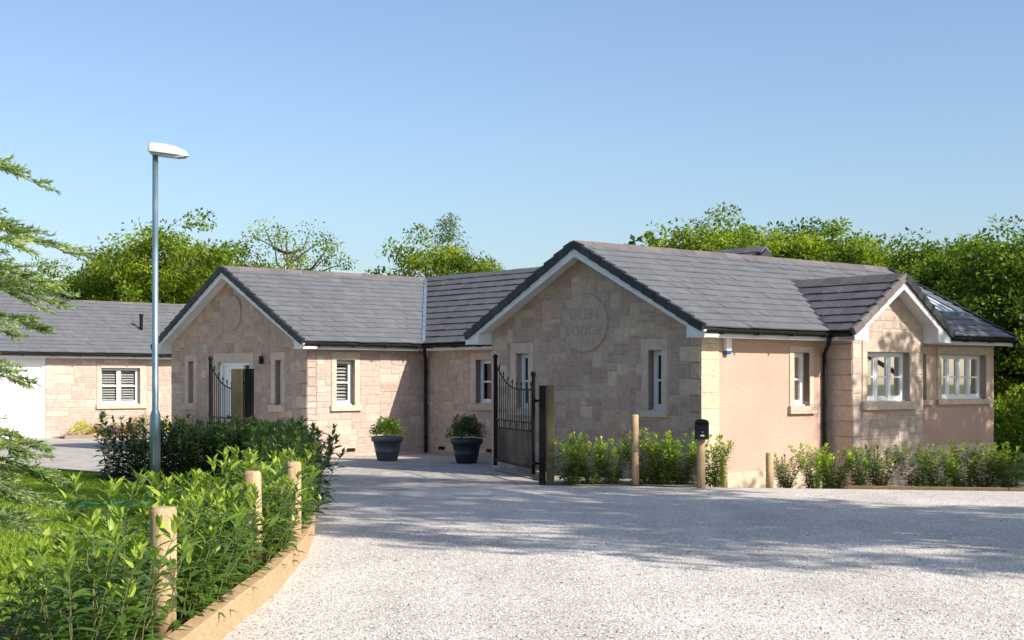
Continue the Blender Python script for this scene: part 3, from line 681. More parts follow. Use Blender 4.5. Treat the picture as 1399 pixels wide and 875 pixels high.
roof('rear_roof', (-6.3, 25.94+2*(vh-25.94), ZE), (1, 0, 0), (0, -1, sl), [(0, 0), (7.80, 0), (7.80, Sv(4.36)), (6.6, Sv(zh)), (0, Sv(zh))], gar, seed=52)
roof('rear_roof', (-6.3, 25.94+2*(vh-25.94), ZE), (1, 0, 0), (0, -1, sl), [(7.80, 0), (13.6, 0), (13.6, Sv(4.36)), (7.80, Sv(4.36))], gar, seed=54)
q = MB(); q.box(1.55, 7.3, 29.45, 25.94+2*(vh-25.94)-(4.36-ZE)/sl, 4.28, 4.36); q.build('flat_roof', M['tile'], gar)
ridge((1.55, 29.45, 4.36), (7.3, 29.45, 4.36), gr1); ridge((1.55, 29.43, 4.36), (.3, vh, zh), gr1, m='tile_dark'); ridge((-6.3, vh, zh), (.3, vh, zh), gr1)
eave_trim((-6.3, 25.94, ZE), (7.3, 25.94, ZE), (0, -1, 0), gar)
q = MB(); q.tube([(3.16, 27.5, 3.3), (3.16, 27.5, 3.86)], .055, 10); q.tube([(3.16, 27.5, 3.86), (3.16, 27.5, 3.92)], .075, 10); q.bar((3.16, 27.35, 3.31), (3.16, 27.65, 3.46), .34, .02)
q.build('flue', M['iron'], gr1)

# ------------------------------------------------------------ street lamp
lamp = empty('street_lamp', (-5.76, 23.35, 0)); tag(lamp, 'tall grey green street lamp with white hood standing in the dark hedge', 'street lamp')
q = MB(); q.lathe([(.085, 0), (.085, 1.15), (.06, 1.22), (.052, 1.24), (.045, 5.42)], 20); q.build('pole', M['galv'], lamp, smooth=True)
q = MB(); q.bar((0, -.087, .35), (0, -.087, .9), .1, .012); q.build('access_door', M['galv'], lamp)
q = MB(); n = 14; rows = []
for i in range(n+1):
    t = i/n; x = -.09+.63*t
    hgt = .155*math.sqrt(max(0, 1-max(0, (t-.12)/.88)**2.2))+.012 if t > .12 else .165
    wd = .13*math.sqrt(max(0, 1-max(0, (t-.3)/.72)**3))+.01
    z0 = 5.40-.07*t
    rows.append([q.vert((x, wd*math.cos(a), z0+hgt*math.sin(a))) for a in [math.pi*k_/10 for k_ in range(11)]])
for a, b in zip(rows, rows[1:]):
    for k_ in range(10): q.f.append([a[k_], b[k_], b[k_+1], a[k_+1]])
q.f.append(rows[0]); q.build('lamp_hood', M['lamp_white'], lamp, smooth=True)
q = MB(); q.prism([(-.07, 5.40), (.50, 5.345), (.48, 5.31), (.36, 5.30), (.1, 5.33), (-.07, 5.36)], (-.10, .10), lambda a, b, c: (a, c, b)); q.build('diffuser', M['lamp_glass'], lamp, bevel=.01)

# ------------------------------------------------------------ gates and posts
def gate(loc, ang, label, L=2.7):
    r_ = empty('driveway_gate', loc, ang); tag(r_, label, 'gate', 'wrought iron driveway gates')
    # local x from hinge (0) to free end (L); free end taller
    f = MB()
    f.tube([(0, 0, 0), (0, 0, 1.64)], .032, 10); f.tube([(L, 0, 0), (L, 0, 1.98)], .036, 10)
    f.bar((0, 0, .10), (L, 0, .10), .03, .035)
    f.build('gate_frame', M['iron'], r_)
    q = MB()
    for x, z in ((0, 1.68), (L, 2.02)): q.lathe([(.01, -.05), (.04, -.03), (.05, 0), (.04, .03), (.01, .05)], 12, (x, 0, z))
    q.build('finial', M['iron'], r_)
    top = lambda x: 1.42+.5*max(0, (x-L*.25)/(L*.75))**2.6
    q = MB(); q.tube([(x, 0, top(x)) for x in [L*i/24 for i in range(25)]], .014, 6); q.build('top_rail', M['iron'], r_)
    q = MB(); q.bar((0, 0, .86), (L, 0, .86), .02, .022); q.bar((0, 0, .72), (L, 0, .72), .02, .022); q.build('mid_rail', M['iron'], r_)
    q = MB(); n = 17
    for i in range(1, n):
        x = L*i/n; q.tube([(x, 0, .10), (x, 0, top(x)+(.07 if i % 2 else .0))], .0085, 5)
        if i % 2: q.lathe([(.002, 0), (.02, .03), (.002, .09)], 6, (x, 0, top(x)+.06))
    for i in range(n):
        x = L*(i+.5)/n; q.tube([(x, 0, .10), (x, 0, .72)], .007, 5)
    q.build('bars', M['iron'], r_)
    q = MB()
    for i in range(6):
        cx = L*(i+.5)/6; pts = [(cx+(.06+.0*t)*math.cos(t), 0, .79+.06*math.sin(t)) for t in [2*math.pi*k_/12 for k_ in range(13)]]
        q.tube(pts, .006, 5, cap=False)
    q.build('scrollwork', M['iron'], r_)
    return r_
def ang(p, q): return math.atan2(q[1]-p[1], q[0]-p[0])
gate((.36, 24.25, .14), ang((.36, 24.25), (-.33, 27.0)), 'open black iron gate leaf hinged beside the right gable', 2.75)
gate((-4.85, 26.5, .14), ang((-4.85, 26.5), (-6.05, 29.0)), 'open black iron gate leaf in front of the white front door', 2.75)
def steel_post(x, y, h, label, w=.11):
    r_ = empty('steel_gate_post', (x, y, 0), R(-3)); tag(r_, label, 'gate post', 'black steel gate posts')
    q = MB(); q.box(-w/2, w/2, -w/2, w/2, 0, h-.012); q.build('post', M['iron'], r_, bevel=.006)
    q = MB(); q.box(-w/2-.008, w/2+.008, -w/2-.008, w/2+.008, h-.012, h); q.build('cap', M['iron'], r_)
    q = MB()
    for z in (.35, h-.25): q.tube([(-w/2-.06, .03, z), (-w/2, .03, z)], .018, 8); q.lathe([(.025, -.03), (.025, .03)], 8, (-w/2-.07, .03, z))
    q.build('hinge', M['iron'], r_)
def timber_post(x, y, h, w, label, m='post_green'):
    q = MB(); q.box(-w/2, w/2, -w/2, w/2, 0, h); o = q.build('timber_gate_post', M[m], None, bevel=.012); o.location = (x, y, 0)
    tag(o, label, 'wooden post', 'square timber gate posts')
steel_post(.50, 23.72, 1.63, 'black steel gate post against the timber post right of the driveway')
timber_post(.63, 23.78, 1.64, .13, 'square greenish timber post behind black steel post beside the right gable')
steel_post(-4.77, 26.25, 1.93, 'taller black steel gate post rising from the hedge before the front door', .15)
timber_post(-4.97, 26.2, 1.93, .2, 'square greenish shade-toned timber post rising from the dark hedge before the front door')
q = MB(); q.box(-.1, .1, -.1, .1, 0, 0) if False else None
q = MB(); q.bar((-.02, 29.4, .05), (.60, 24.75, .05), .16, .14); o = q.build('step', M['threshold'], None, bevel=.01); tag(o, 'low brown stone kerb at the foot of the right gable under the gate', 'kerb stone')
def round_post(x, y, h, r, label, z=0, grp='round timber bollards', lean=(0, 0)):
    q = MB(); q.lathe([(r, -.1), (r*1.01, h*.5), (r, h-.02), (r-.015, h)], 28); o = q.build('bollard', M['post'], None)
    for p in o.data.polygons:
        if abs(p.normal.z) < .5: p.use_smooth = True
    o.location = (x, y, z); o.rotation_euler = (lean[0], lean[1], random.random()*6); tag(o, label, 'post', grp)
    return o
round_post(-2.19, 9.07, .90, .083, 'nearest thick round wooden post among the laurels, cut flat on top', lean=(.01, -.01))
round_post(-2.16, 12.1, .94, .076, 'middle round wooden post behind the sleeper edging, half covered in laurel', lean=(-.01, .015))
round_post(-2.10, 13.9, .92, .074, 'round wooden post at far end of the foreground laurels beside the drive')
round_post(2.01, 23.55, 1.16, .062, 'tall round wooden post between laurels in front of the right gable', lean=(.0, .01))
round_post(4.16, 23.35, .55, .062, 'short round wooden post standing alone before the pink wall')
round_post(3.48, 23.75, .50, .06, 'short round wooden post half hidden behind bush right of the letter box')
pb = round_post(3.0, 22.95, .80, .066, 'round wooden post carrying the black letter box', grp=None)
lb = empty('letter_box', (3.0, 22.86, .78)); tag(lb, 'black arched metal letter box fixed on a round wooden post', 'letter box')
q = MB(); q.prism([(-.105, 0), (.105, 0), (.105, .27)]+[(.105*math.cos(t), .27+.055*math.sin(t)) for t in [math.pi*i/10 for i in range(1, 10)]]+[(-.105, .27)], (-.075, .075), lambda a, b, c: (a, c, b)); q.build('box', M['black'], lb, bevel=.006)
q = MB(); q.box(-.085, .085, -.085, -.076, .235, .262); q.build('slot', M['iron'], lb); q = MB(); q.box(-.09, .09, -.10, -.076, .262, .272); q.build('flap', M['black'], lb)
q = MB(); q.box(-.03, .03, -.079, -.0755, .055, .075); q.build('name_tag', M['letter_white'], lb)
q = MB(); q.lathe([(.012, 0), (.012, .012)], 12); q2 = q.build('lock', M['galv'], lb); q2.location = (.0, -.076, .12); q2.rotation_euler = (R(90), 0, 0)

# sleepers
def sleeper(p, q_, label, wd=.12, h=.20, zz=0, m='sleeper', grp='timber sleepers edging the drive'):
    L = math.hypot(q_[0]-p[0], q_[1]-p[1])-.012; b = MB(); b.box(-wd, 0, 0, L, 0, h); o = b.build('timber_sleeper', M[m], None, bevel=.008)
    o.location = (p[0], p[1], zz); o.rotation_euler = (0, 0, math.atan2(q_[1]-p[1], q_[0]-p[0])-math.pi/2); tag(o, label, 'timber edging', grp)
SLB = ['nearest timber sleeper edging, cut off at the bottom of the photo', 'sunlit timber sleeper edging beside the nearest round post', 'sunlit timber sleeper edging between nearest and middle round posts',
       'timber sleeper edging in sun past the middle round post', 'timber sleeper edging at the corner where tree shade starts', 'shaded timber sleeper edging under the hedge end', 'farthest timber sleeper edging under the dark hedge beside the drive']
for i in range(len(KERB)-1): sleeper(KERB[i], KERB[i+1], SLB[i])
SR = [(5.3, 22.86), (7.7, 22.40), (10.1, 21.95), (12.5, 21.5)]
for i, l in enumerate(['low timber edging board under the laurels right of the bay', 'low timber edging board at the right edge of the photo', 'low timber edging board continuing past the right edge of the photo']):
    sleeper(SR[i], SR[i+1], l, .05, .07, -.02, m='old_wood', grp='low timber boards edging the side bed')
# dark lawn edging
for nm, pth in (('lawn_edging', [(-10.35, 28.85), (-7.22, 25.93)]),):
    b = MB(); b.bar((pth[0][0], pth[0][1], .02), (pth[1][0], pth[1][1], .02), .08, .09); tag(b.build(nm, M['kerb'], None), kind='structure')

# ------------------------------------------------------------ vegetation builders
def leaf_mesh(name, P, D, N, L, W, T, m, detail=0, droop=.15):
    P, D, N = (np.asarray(x, float) for x in (P, D, N)); L = np.asarray(L)[:, None]; W = np.asarray(W)[:, None]; T = np.asarray(T, float)
    D /= np.linalg.norm(D, axis=1)[:, None]+1e-9
    X = np.cross(D, N); X /= np.linalg.norm(X, axis=1)[:, None]+1e-9; Z = np.cross(X, D)
    if detail == 0:
        V = np.stack([P, P+D*L*.5+X*W*.5-Z*W*.12, P+D*L-Z*L*droop, P+D*L*.5-X*W*.5-Z*W*.12], 1); k_ = 4
        F = np.array([[0, 1, 2, 3]])
    else:
        V = np.stack([P, P+D*L*.35+Z*L*.02, P+D*L*.72-Z*L*droop*.45, P+D*L-Z*L*droop,
                      P+D*L*.32+X*W*.46+Z*W*.14, P+D*L*.70+X*W*.40-Z*(L*droop*.4-W*.14),
                      P+D*L*.32-X*W*.46+Z*W*.14, P+D*L*.70-X*W*.40-Z*(L*droop*.4-W*.14)], 1); k_ = 8
        F = np.array([[0, 4, 1, 1], [0, 1, 6, 6], [1, 4, 5, 2], [1, 2, 7, 6], [2, 5, 3, 3], [2, 3, 7, 7]])
    n = len(P); V = V.reshape(-1, 3)
    me = bpy.data.meshes.new(name); me.vertices.add(len(V)); me.vertices.foreach_set('co', V.ravel().astype(np.float32))
    loops = []; starts = []; tot = []
    off = (np.arange(n)*k_)[:, None]
    allf = []
    for f in F:
        ff = list(f) if len(set(f)) == 4 else [f[0], f[1], f[2]]
        allf.append(ff)
    per = sum(len(f) for f in allf)
    idx = np.concatenate([np.array(f)[None, :]+off for f in allf], 1).ravel()
    sizes = np.tile(np.array([len(f) for f in allf]), n)
    st = np.concatenate([[0], np.cumsum(sizes)[:-1]])
    me.loops.add(len(idx)); me.loops.foreach_set('vertex_index', idx.astype(np.int32))
    me.polygons.add(len(sizes)); me.polygons.foreach_set('loop_start', st.astype(np.int32))
    at = me.attributes.new('tint', 'FLOAT', 'POINT'); at.data.foreach_set('value', np.repeat(T, k_).astype(np.float32))
    me.materials.append(m); me.update(calc_edges=True)
    if detail: me.polygons.foreach_set('use_smooth', np.ones(len(sizes), bool))
    return me
def rand_dir(rg, n):
    d = rg.normal(size=(n, 3)); return d/np.linalg.norm(d, axis=1)[:, None]

def bush_mesh(seed, h, rad, nst, lpl, Lf, Wf, m, detail, newtop=.25, stemr=.006, lean=.35, low=.06):
    rg = np.random.default_rng(seed); P = []; D = []; N = []; L = []; W = []; T = []; sb = MB()
    for s in range(nst):
        a = rg.uniform(0, 2*math.pi); r0 = rad*.45*math.sqrt(rg.random()); hh = h*rg.uniform(.62, 1.05) if s else h
        b = np.array([r0*math.cos(a), r0*math.sin(a), 0]); out = np.array([math.cos(a), math.sin(a), 0])*rad*lean*rg.uniform(.3, 1.6)
        pts = [b+out*(t**1.3)+np.array([rg.normal()*.012, rg.normal()*.012, hh*t]) for t in np.linspace(0, 1, 6)]
        sb.tube(pts, [stemr*(1-.6*i/5) for i in range(6)], 5)
        nl = int(lpl*hh/h*rg.uniform(.85, 1.15)); ph = rg.uniform(0, 6)
        for i in range(nl):
            t = low+(1-low)*(i/nl)**.9; f = t*5; k_ = min(4, int(f)); p = pts[k_]+(pts[k_+1]-pts[k_])*(f-k_)
            ph += 2.4+rg.normal()*.25
            el = .1+.75*t**3+rg.normal()*.18
            side = np.array([math.cos(ph), math.sin(ph), 0]); d = side*math.cos(el)+np.array([0, 0, math.sin(el)])
            q = p+side*rg.uniform(0, .05)*(1-t)
            P.append(q); D.append(d); N.append(np.array([0, 0, 1])+side*-.15+rg.normal(size=3)*.22)
            sc_ = rg.uniform(.7, 1.15)*(1-.25*t); L.append(Lf*sc_); W.append(Wf*sc_*rg.uniform(.85, 1.1))
            T.append(min(1, max(0, rg.uniform(.15, .72)*(.75+.25*t)+(newtop*rg.random() if t > .88 else 0)+(.25 if t > .95 else 0))))
        for i in range(6):   # tip tuft
            ph = rg.uniform(0, 6); el = rg.uniform(.8, 1.4); d = np.array([math.cos(ph)*math.cos(el), math.sin(ph)*math.cos(el), math.sin(el)])
            P.append(pts[-1]); D.append(d); N.append(np.array([-math.cos(ph), -math.sin(ph), .5])); L.append(Lf*rg.uniform(.35, .65)); W.append(Wf*.5); T.append(rg.uniform(.75, 1))
    me = leaf_mesh('foliage', P, D, N, L, W, T, m, detail, .18)
    return me, sb
def bush_proto(name, seed, h, rad, nst, lpl, Lf, Wf, m, detail=0, **kw):
    r_ = empty(name); me, sb = bush_mesh(seed, h, rad, nst, lpl, Lf, Wf, m, detail, **kw)
    o = bpy.data.objects.new('foliage', me); link(o); o.parent = r_
    sb.build('stems', M['stem'], r_); return r_
M['stem'] = paint('green_stem', (.16, .17, .05), .7, .3)
rnd = random.Random(77)
def place(proto, x, y, z, s, label, cat, group, used={}):
    o = proto if id(proto) not in used else copy_tree(proto)
    used[id(proto)] = 1
    o.location = (x, y, z); o.rotation_euler = (0, 0, rnd.uniform(0, 6.28)); o.scale = (s*rnd.uniform(.93, 1.07), s*rnd.uniform(.93, 1.07), s)
    tag(o, label, cat, group); return o
near = [bush_proto('laurel_bush', 100+i, .92, .33, 8, 25, .225, .070, M['laurel'], 1, lean=.75, newtop=.4) for i in range(5)]
dark = [bush_proto('laurel_bush', 200+i, .93, .34, 13, 36, .165, .058, M['laurel_shade'], 1, stemr=.007, newtop=.15, low=.02, lean=.6) for i in range(4)]
side_b = [bush_proto('laurel_bush', 300+i, .80, .29, 27, 42, .13, .052, M['laurel_wall'], 0, lean=.95, newtop=.6) for i in range(4)]
def along(path, step):
    out = []; carry = 0
    for (x0, y0), (x1, y1) in zip(path, path[1:]):
        L = math.hypot(x1-x0, y1-y0); t = carry
        while t < L: out.append((x0+(x1-x0)*t/L, y0+(y1-y0)*t/L)); t += step
        carry = t-L
    return out
GL = 'leafy laurels planted along the sleeper edging'
i = 0
for (x, y) in along([(-2.95, 6.4), (-2.50, 7.6), (-2.42, 9.0), (-2.36, 12), (-2.42, 14.2), (-2.6, 15.8)], .52):
    place(near[i % 5], x+rnd.uniform(-.06, .06), y+rnd.uniform(-.08, .08), .08, rnd.uniform(.80, 1.0)*(.76 if y < 10.2 else .88 if y < 12 else .97), 'bright green laurel in the foreground row behind the timber sleepers', 'laurel bush', GL); i += 1
for (x, y) in along([(-3.0, 7.4), (-2.9, 8.9), (-2.85, 10.3), (-2.8, 13), (-2.85, 15.5)], .95):
    place(near[i % 5], x+rnd.uniform(-.08, .08), y+rnd.uniform(-.1, .1), .08, rnd.uniform(.72, .95)*(.8 if y < 10 else 1), 'laurel in the second foreground row next to the lawn', 'laurel bush', 'laurels along the lawn side of the bed'); i += 1
for j, (x, y) in enumerate(along([(-2.2, 7.3), (-2.14, 9.0), (-2.12, 12), (-2.2, 14.2), (-2.42, 16.2)], .42)):
    if min(abs(y-9.07), abs(y-12.1), abs(y-13.9)) < .13: y += .2
    place(near[(j+2) % 5], x, y, .08, rnd.uniform(.66, .86), 'shorter laurel crowding the inner side of the timber sleepers', 'laurel bush', 'short laurels leaning over the sleeper edging')
i = 0
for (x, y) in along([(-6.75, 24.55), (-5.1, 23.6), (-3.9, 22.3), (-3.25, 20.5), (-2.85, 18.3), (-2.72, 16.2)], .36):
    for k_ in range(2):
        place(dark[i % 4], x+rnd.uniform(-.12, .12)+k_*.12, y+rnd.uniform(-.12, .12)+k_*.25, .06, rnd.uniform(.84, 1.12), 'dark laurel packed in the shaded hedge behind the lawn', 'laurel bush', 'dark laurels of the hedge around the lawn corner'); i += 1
fr_l = [(.98, 23.75, 1.0, 'laurel bush nearest the black and timber gate posts'), (1.32, 23.8, .98, 'second bright laurel from the gate posts'), (1.66, 23.85, 1.02, 'thin sparse laurel just left of the tall round post'),
        (2.20, 23.8, 1.0, 'bright laurel touching the right side of the tall round post'), (2.48, 23.75, .98, 'laurel midway between the tall round post and the letter box'), (2.78, 23.85, 1.02, 'laurel just left of the letter box post')]
sv = [1.0, .92, .86, 1.04, .9, 1.0, .8, .95, .72, 1.05, .88, 1.08, .82, .94, .86, .98]
for i, (x, y, s, l) in enumerate(fr_l): place(side_b[i % 4], x, y, 0, s*sv[i], l, 'laurel bush', 'young laurels along the house')
rt_l = [(3.30, 23.6, .95, 'sunlit laurel just right of the letter box'), (4.50, 23.7, .92, 'pale twiggy laurel right of the short lone post'), (4.92, 23.6, .9, 'small laurel in front of the downpipe on the pink wall'),
        (5.28, 23.65, .95, 'sunlit yellow green laurel below the left edge of the bay'), (5.68, 23.6, .86, 'laurel under the left part of the bay window'), (6.02, 23.65, 1.05, 'tallest laurel of the row below the bay window'),
        (6.62, 23.6, .95, 'laurel right of the bare gap beside the bay corner'), (6.95, 23.55, .92, 'laurel with bright tips below the narrow side window'), (7.35, 23.6, .9, 'dark laurel under left half of the four light window'),
        (7.72, 23.6, .9, 'dark laurel under right half of the four light window'), (8.05, 23.5, .92, 'last laurel of the row at the house corner'), (8.6, 23.6, .85, 'laurel at the right edge of the photo beside the timber board')]
for i, (x, y, s, l) in enumerate(rt_l): place(side_b[(i+1) % 4], x, y, terr(x, y)*.5, s*sv[(i*5+3) % 16], l, 'laurel bush', 'young laurels along the house')

# ball of small leaves
def ball_mesh(seed, r, zc, n, Lf, Wf, m, sq=(1, 1, 1), rough=.25):
    rg = np.random.default_rng(seed); d = rand_dir(rg, n); d[:, 2] = np.abs(d[:, 2])*1.1-.25
    lump = 1+rough*np.sin(d[:, 0]*7+seed)*np.cos(d[:, 1]*6+d[:, 2]*5)
    rr = r*lump*(rg.random(n)**.35); P = d*rr[:, None]*np.array(sq)+np.array([0, 0, zc])
    D = d+rg.normal(size=(n, 3))*.6+np.array([0, 0, .5]); N = rand_dir(rg, n)+np.array([0, 0, .6])
    return leaf_mesh('foliage', P, D, N, Lf*rg.uniform(.6, 1.2, n), Wf*rg.uniform(.7, 1.2, n), np.clip(rg.random(n)*.7+.3*(rr/r-.6), 0, 1), m)
def small_shrub(name, seed, x, y, z, r, m, label, cat, n=900, Lf=.06, Wf=.025, sq=(1, 1, 1), zc=.0, grp=None):
    me = ball_mesh(seed, r, zc+r*.35, n, Lf, Wf, m, sq); o = bpy.data.objects.new(name, me); link(o); o.location = (x, y, z); tag(o, label, cat, grp); return o
# potted shrubs
def pot(x, y, m, label, s=1, rz=0):
    r_ = empty('plant_pot', (x, y, 0)); tag(r_, label, 'plant pot', 'round planters in the courtyard'); r_.scale = (s, s, s)
    q = MB(); q.lathe([(.20, 0), (.215, .02), (.255, .18), (.262, .19), (.262, .205), (.258, .21), (.30, .40), (.305, .40), (.335, .41), (.345, .44), (.345, .49), (.335, .51), (.31, .51), (.30, .46)], 40)
    q.build('pot', m, r_, smooth=True)
    q = MB(); q.lathe([(.30, .44), (.301, .455)], 24); q.build('soil', M['soil'], r_)
pot(-2.69, 31.2, M['pot'], 'mid grey ribbed plant pot in front of the sunlit wall', 1.02)
small_shrub('potted_shrub', 1, -2.69, 31.2, .50, .34, M['box_leaf'], 'bright sunlit box shrub growing in the grey pot', 'shrub', 2600, .055, .024)
pot(-.95, 30.2, M['pot_dark'], 'dark navy ribbed plant pot in shade before the courtyard wall', 1.0)
small_shrub('potted_shrub', 2, -.95, 30.2, .50, .36, M['laurel_shade'], 'dark shaded box shrub growing in the navy pot', 'shrub', 2600, .06, .024, sq=(1, 1, 1.15))  # shrub takes the leaf colour darkened for shade
# border plants by the garage (front of the garage wall, local v ~ 25.6)
def HW(u, v): return (BO[0]+math.cos(TH)*u-math.sin(TH)*v, BO[1]+math.sin(TH)*u+math.cos(TH)*v)
b = MB(); pts = [HW(*p) for p in ((-.4, 26.25), (3.6, 26.25), (3.6, 25.2), (-.4, 25.3))]
poly_sheet('flower_border', pts, .03, M['soil'])
b = MB(); p0 = HW(-.4, 25.25); p1 = HW(3.6, 25.15); b.bar((*p0, .04), (*p1, .04), .1, .12); tag(b.build('border_kerb', M['threshold'], None), 'low brown kerb edging the flower border below the garage window', 'kerb')
for i, (u, v, r, m, l, nm) in enumerate([(.35, 25.7, .38, 'yellow_leaf', 'bright yellow shrub nearest the white garage door', 'yellow_shrub'), (.85, 25.8, .26, 'tan_leaf', 'small yellowish tan shrub under the garage wall', 'tan_shrub'),
                                         (1.25, 25.6, .16, 'purple_leaf', 'low purple flowers in the garage border', 'purple_flowers'), (1.45, 25.8, .28, 'tan_leaf', 'orange tinted shrub below the left half of the garage window', 'tan_shrub'),
                                         (1.9, 25.7, .22, 'orange_leaf', 'dark reddish clump at the hedge end under the garage window', 'red_shrub'), (3.0, 25.7, .34, 'yellow_leaf', 'yellow green shrub beside the lamp post base', 'yellow_shrub'),
                                         (2.5, 25.9, .55, 'tan_leaf', 'tall pale twiggy shrub peeping over the dark hedge', 'twiggy_shrub')]):
    X, Y = HW(u, v); small_shrub(nm, 40+i, X, Y, .05, r, M[m], l, 'shrub' if 'flower' not in nm else 'flowers', 700, .07, .03)
X, Y = HW(-1.0, 16.3); small_shrub('orange_shrub', 60, X, Y, .1, .42, M['orange_leaf'], 'orange red leaved shrub in front of the left narrow window', 'shrub', 900, .08, .03, sq=(1.1, 1.1, 1.2))

# hose on the lawn
b = MB(); b.tube([(-6.15+.1*i, 19.25+.05*math.sin(i*.9)+.02*i, .06) for i in range(14)], .022, 6); tag(b.build('garden_hose', M['hose'], None, smooth=True), 'green garden hose lying across the lawn', 'hose')
# lawn blades
rg = np.random.default_rng(5); n = 150000
gx = rg.uniform(-11, -2.9, n); gy = rg.uniform(9.5, 29, n)
ok = (gx < -3.0-(np.clip(gy-15, 0, 99))*.12) & (gy < 26.1+(-7.25-gx)*.9) & (gy < 22.4+(-4.3-gx)*1.15) & (gx > -gy*.42)
gx, gy = gx[ok], gy[ok]; n = len(gx); P = np.stack([gx, gy, np.full(n, .018)], 1)
D = rg.normal(size=(n, 3))*.45+np.array([0, 0, 1.]); patch = .5+.3*np.sin(gx*1.3+np.sin(gy*.9))*np.cos(gy*1.1)
me = leaf_mesh('grass', P, D, rand_dir(rg, n), rg.uniform(.03, .06, n), rg.uniform(.012, .022, n), np.clip(rg.random(n)*.6+patch*.4, 0, 1), M['grass'])
tag(link(bpy.data.objects.new('lawn_grass', me)), 'short mown grass of the lawn', 'grass', kind='stuff')

rg = np.random.default_rng(33); n = 260
P = np.stack([rg.uniform(-1.7, 7, n), 8.5+15*rg.random(n)**.8, np.full(n, .012)], 1)
me = leaf_mesh('leaf_litter', P, rg.normal(size=(n, 3))*np.array([1, 1, .15]), rg.normal(size=(n, 3))*.2+np.array([0, 0, 1]), rg.uniform(.02, .05, n), rg.uniform(.012, .028, n), rg.random(n), M['tan_leaf'])
tag(link(bpy.data.objects.new('leaf_litter', me)), 'small dry leaves scattered over the gravel', 'leaf litter', kind='stuff')
# larger stones standing out of the gravel
rg = np.random.default_rng(34); b = MB()
for i in range(9000):
    y = 8.6+9*rg.random()**1.7; x = rg.uniform(-1.85, y*.40); r = rg.uniform(.006, .014); b.cur = rg.random()
    a = rg.uniform(0, 6.28); ca, sa = math.cos(a)*r, math.sin(a)*r; q = rg.uniform(.5, .9)
    i0 = [b.vert(p) for p in ((x+ca, y+sa, .002), (x-sa*q, y+ca*q, .003), (x-ca, y-sa, .001), (x+sa*q, y-ca*q, .002), (x+rg.normal()*.002, y+rg.normal()*.002, .002+r*.85))]
    for k_ in range(4): b.f.append([i0[k_], i0[(k_+1) % 4], i0[4]])
o = b.build('loose_stones', M['pebble'], None); tag(o, 'loose pale stones lying on the drive', 'gravel stones', kind='stuff')

# ------------------------------------------------------------ trees
def tree_proto(name, seed, H, CR, base, nclump, per, Lf, m, shape='round', trunk=.18, shell=.55, cl=.17, limbs=14, sparse=False):
    rg = np.random.default_rng(seed); r_ = empty(name)
    cz = (H+base)/2; hz = (H-base)/2
    cs = []
    while len(cs) < nclump:
        d = rand_dir(rg, 1)[0]; rr = rg.random()**(shell*.6)
        lump = .95+.14*math.sin(d[0]*4+seed)+.12*math.sin(d[1]*5+d[2]*4+seed*2)
        p = d*rr*lump
        wz = 1.0
        if shape == 'cone': wz = max(.15, 1-.75*(p[2]*.5+.5))
        if shape == 'upright': wz = 1-.25*max(0, p[2])
        cs.append(np.array([p[0]*CR*wz, p[1]*CR*wz, cz+p[2]*hz*.92]))
    cs = np.array(cs)
    P = []; D = []; T = []
    for c in cs:
        k_ = int(per*rg.uniform(.6, 1.3)); R_ = CR*cl*rg.uniform(.7, 1.25)
        dd = rand_dir(rg, k_); q = dd*(rg.random(k_)**.5)[:, None]*R_*np.array([1.25, 1.25, .7]); P.append(c+q)
        D.append(dd*.6+rg.normal(size=(k_, 3))*.5+np.array([0, 0, -.15])); T.append(np.clip(rg.uniform(.0, .9)+rg.normal(size=k_)*.14, 0, 1))
    P = np.concatenate(P); D = np.concatenate(D); T = np.concatenate(T); n = len(P)
    N = rand_dir(rg, n)*.7+np.array([0, 0, 1.])
    me = leaf_mesh('crown', P, D, N, Lf*rg.uniform(.6, 1.3, n), Lf*.62*rg.uniform(.6, 1.2, n), T, m)
    o = bpy.data.objects.new('crown', me); link(o); o.parent = r_
    b = MB(); top = H*.86
    tp = [(rg.normal()*.012*H*(i > 0), rg.normal()*.012*H*(i > 0), top*i/7-(.3 if i == 0 else 0)) for i in range(8)]
    b.tube(tp, [trunk*(1.25 if i == 0 else 1-.8*i/7) for i in range(8)], 9)
    for c in cs[rg.permutation(len(cs))[:limbs]]:
        z0 = max(base*.8, min(c[2]-.15*H*rg.uniform(.4, 1.2), top*.95)); f = z0/top*7; k_ = min(6, max(0, int(f))); s0 = np.array(tp[k_])+(np.array(tp[k_+1])-np.array(tp[k_]))*(f-k_)
        midp = s0*.45+c*.55+np.array([0, 0, -.03*H])+rg.normal(size=3)*.02*H
        b.tube([s0, midp, c], [trunk*.32, trunk*.2, trunk*.06], 6)
    b.build('trunk', M['bark'], r_, smooth=True)
    return r_
def put(proto, x, y, s, label, group, z=-.03, sz=None, rz=None, used={}):
    o = proto if id(proto) not in used else copy_tree(proto)
    used[id(proto)] = 1
    o.location = (x, y, z); o.rotation_euler = (0, 0, rz if rz is not None else rnd.uniform(0, 6.28)); o.scale = (s, s, sz or s); tag(o, label, 'tree', group); return o
TB = [tree_proto('broadleaf_tree', 500+i, 8.0, 3.4, 1.2, 230, 170, .17, M['tree_b'], 'upright', cl=.17) for i in range(3)]
TA = [tree_proto('broadleaf_tree', 520+i, 8.0, 3.4, 1.6, 185, 165, .17, M['tree_a'], 'round', cl=.165) for i in range(3)]
def px(x, d): return (x-699.5)/1975.9*d
GBL = 'trees behind the garage and courtyard'
put(TA[0], px(150, 58), 58, .90, 'broad light green tree behind the garage roof, leftmost of that group', GBL)
put(TA[1], px(215, 56), 56, 1.04, 'bright yellow green tree whose crown stands behind the street lamp', GBL)
put(TA[2], px(285, 60), 60, 1.00, 'light green tree behind the left gable peak', GBL)
put(TB[0], px(335, 66), 66, .86, 'darker green tree between the left gable and the gnarled tree', GBL)
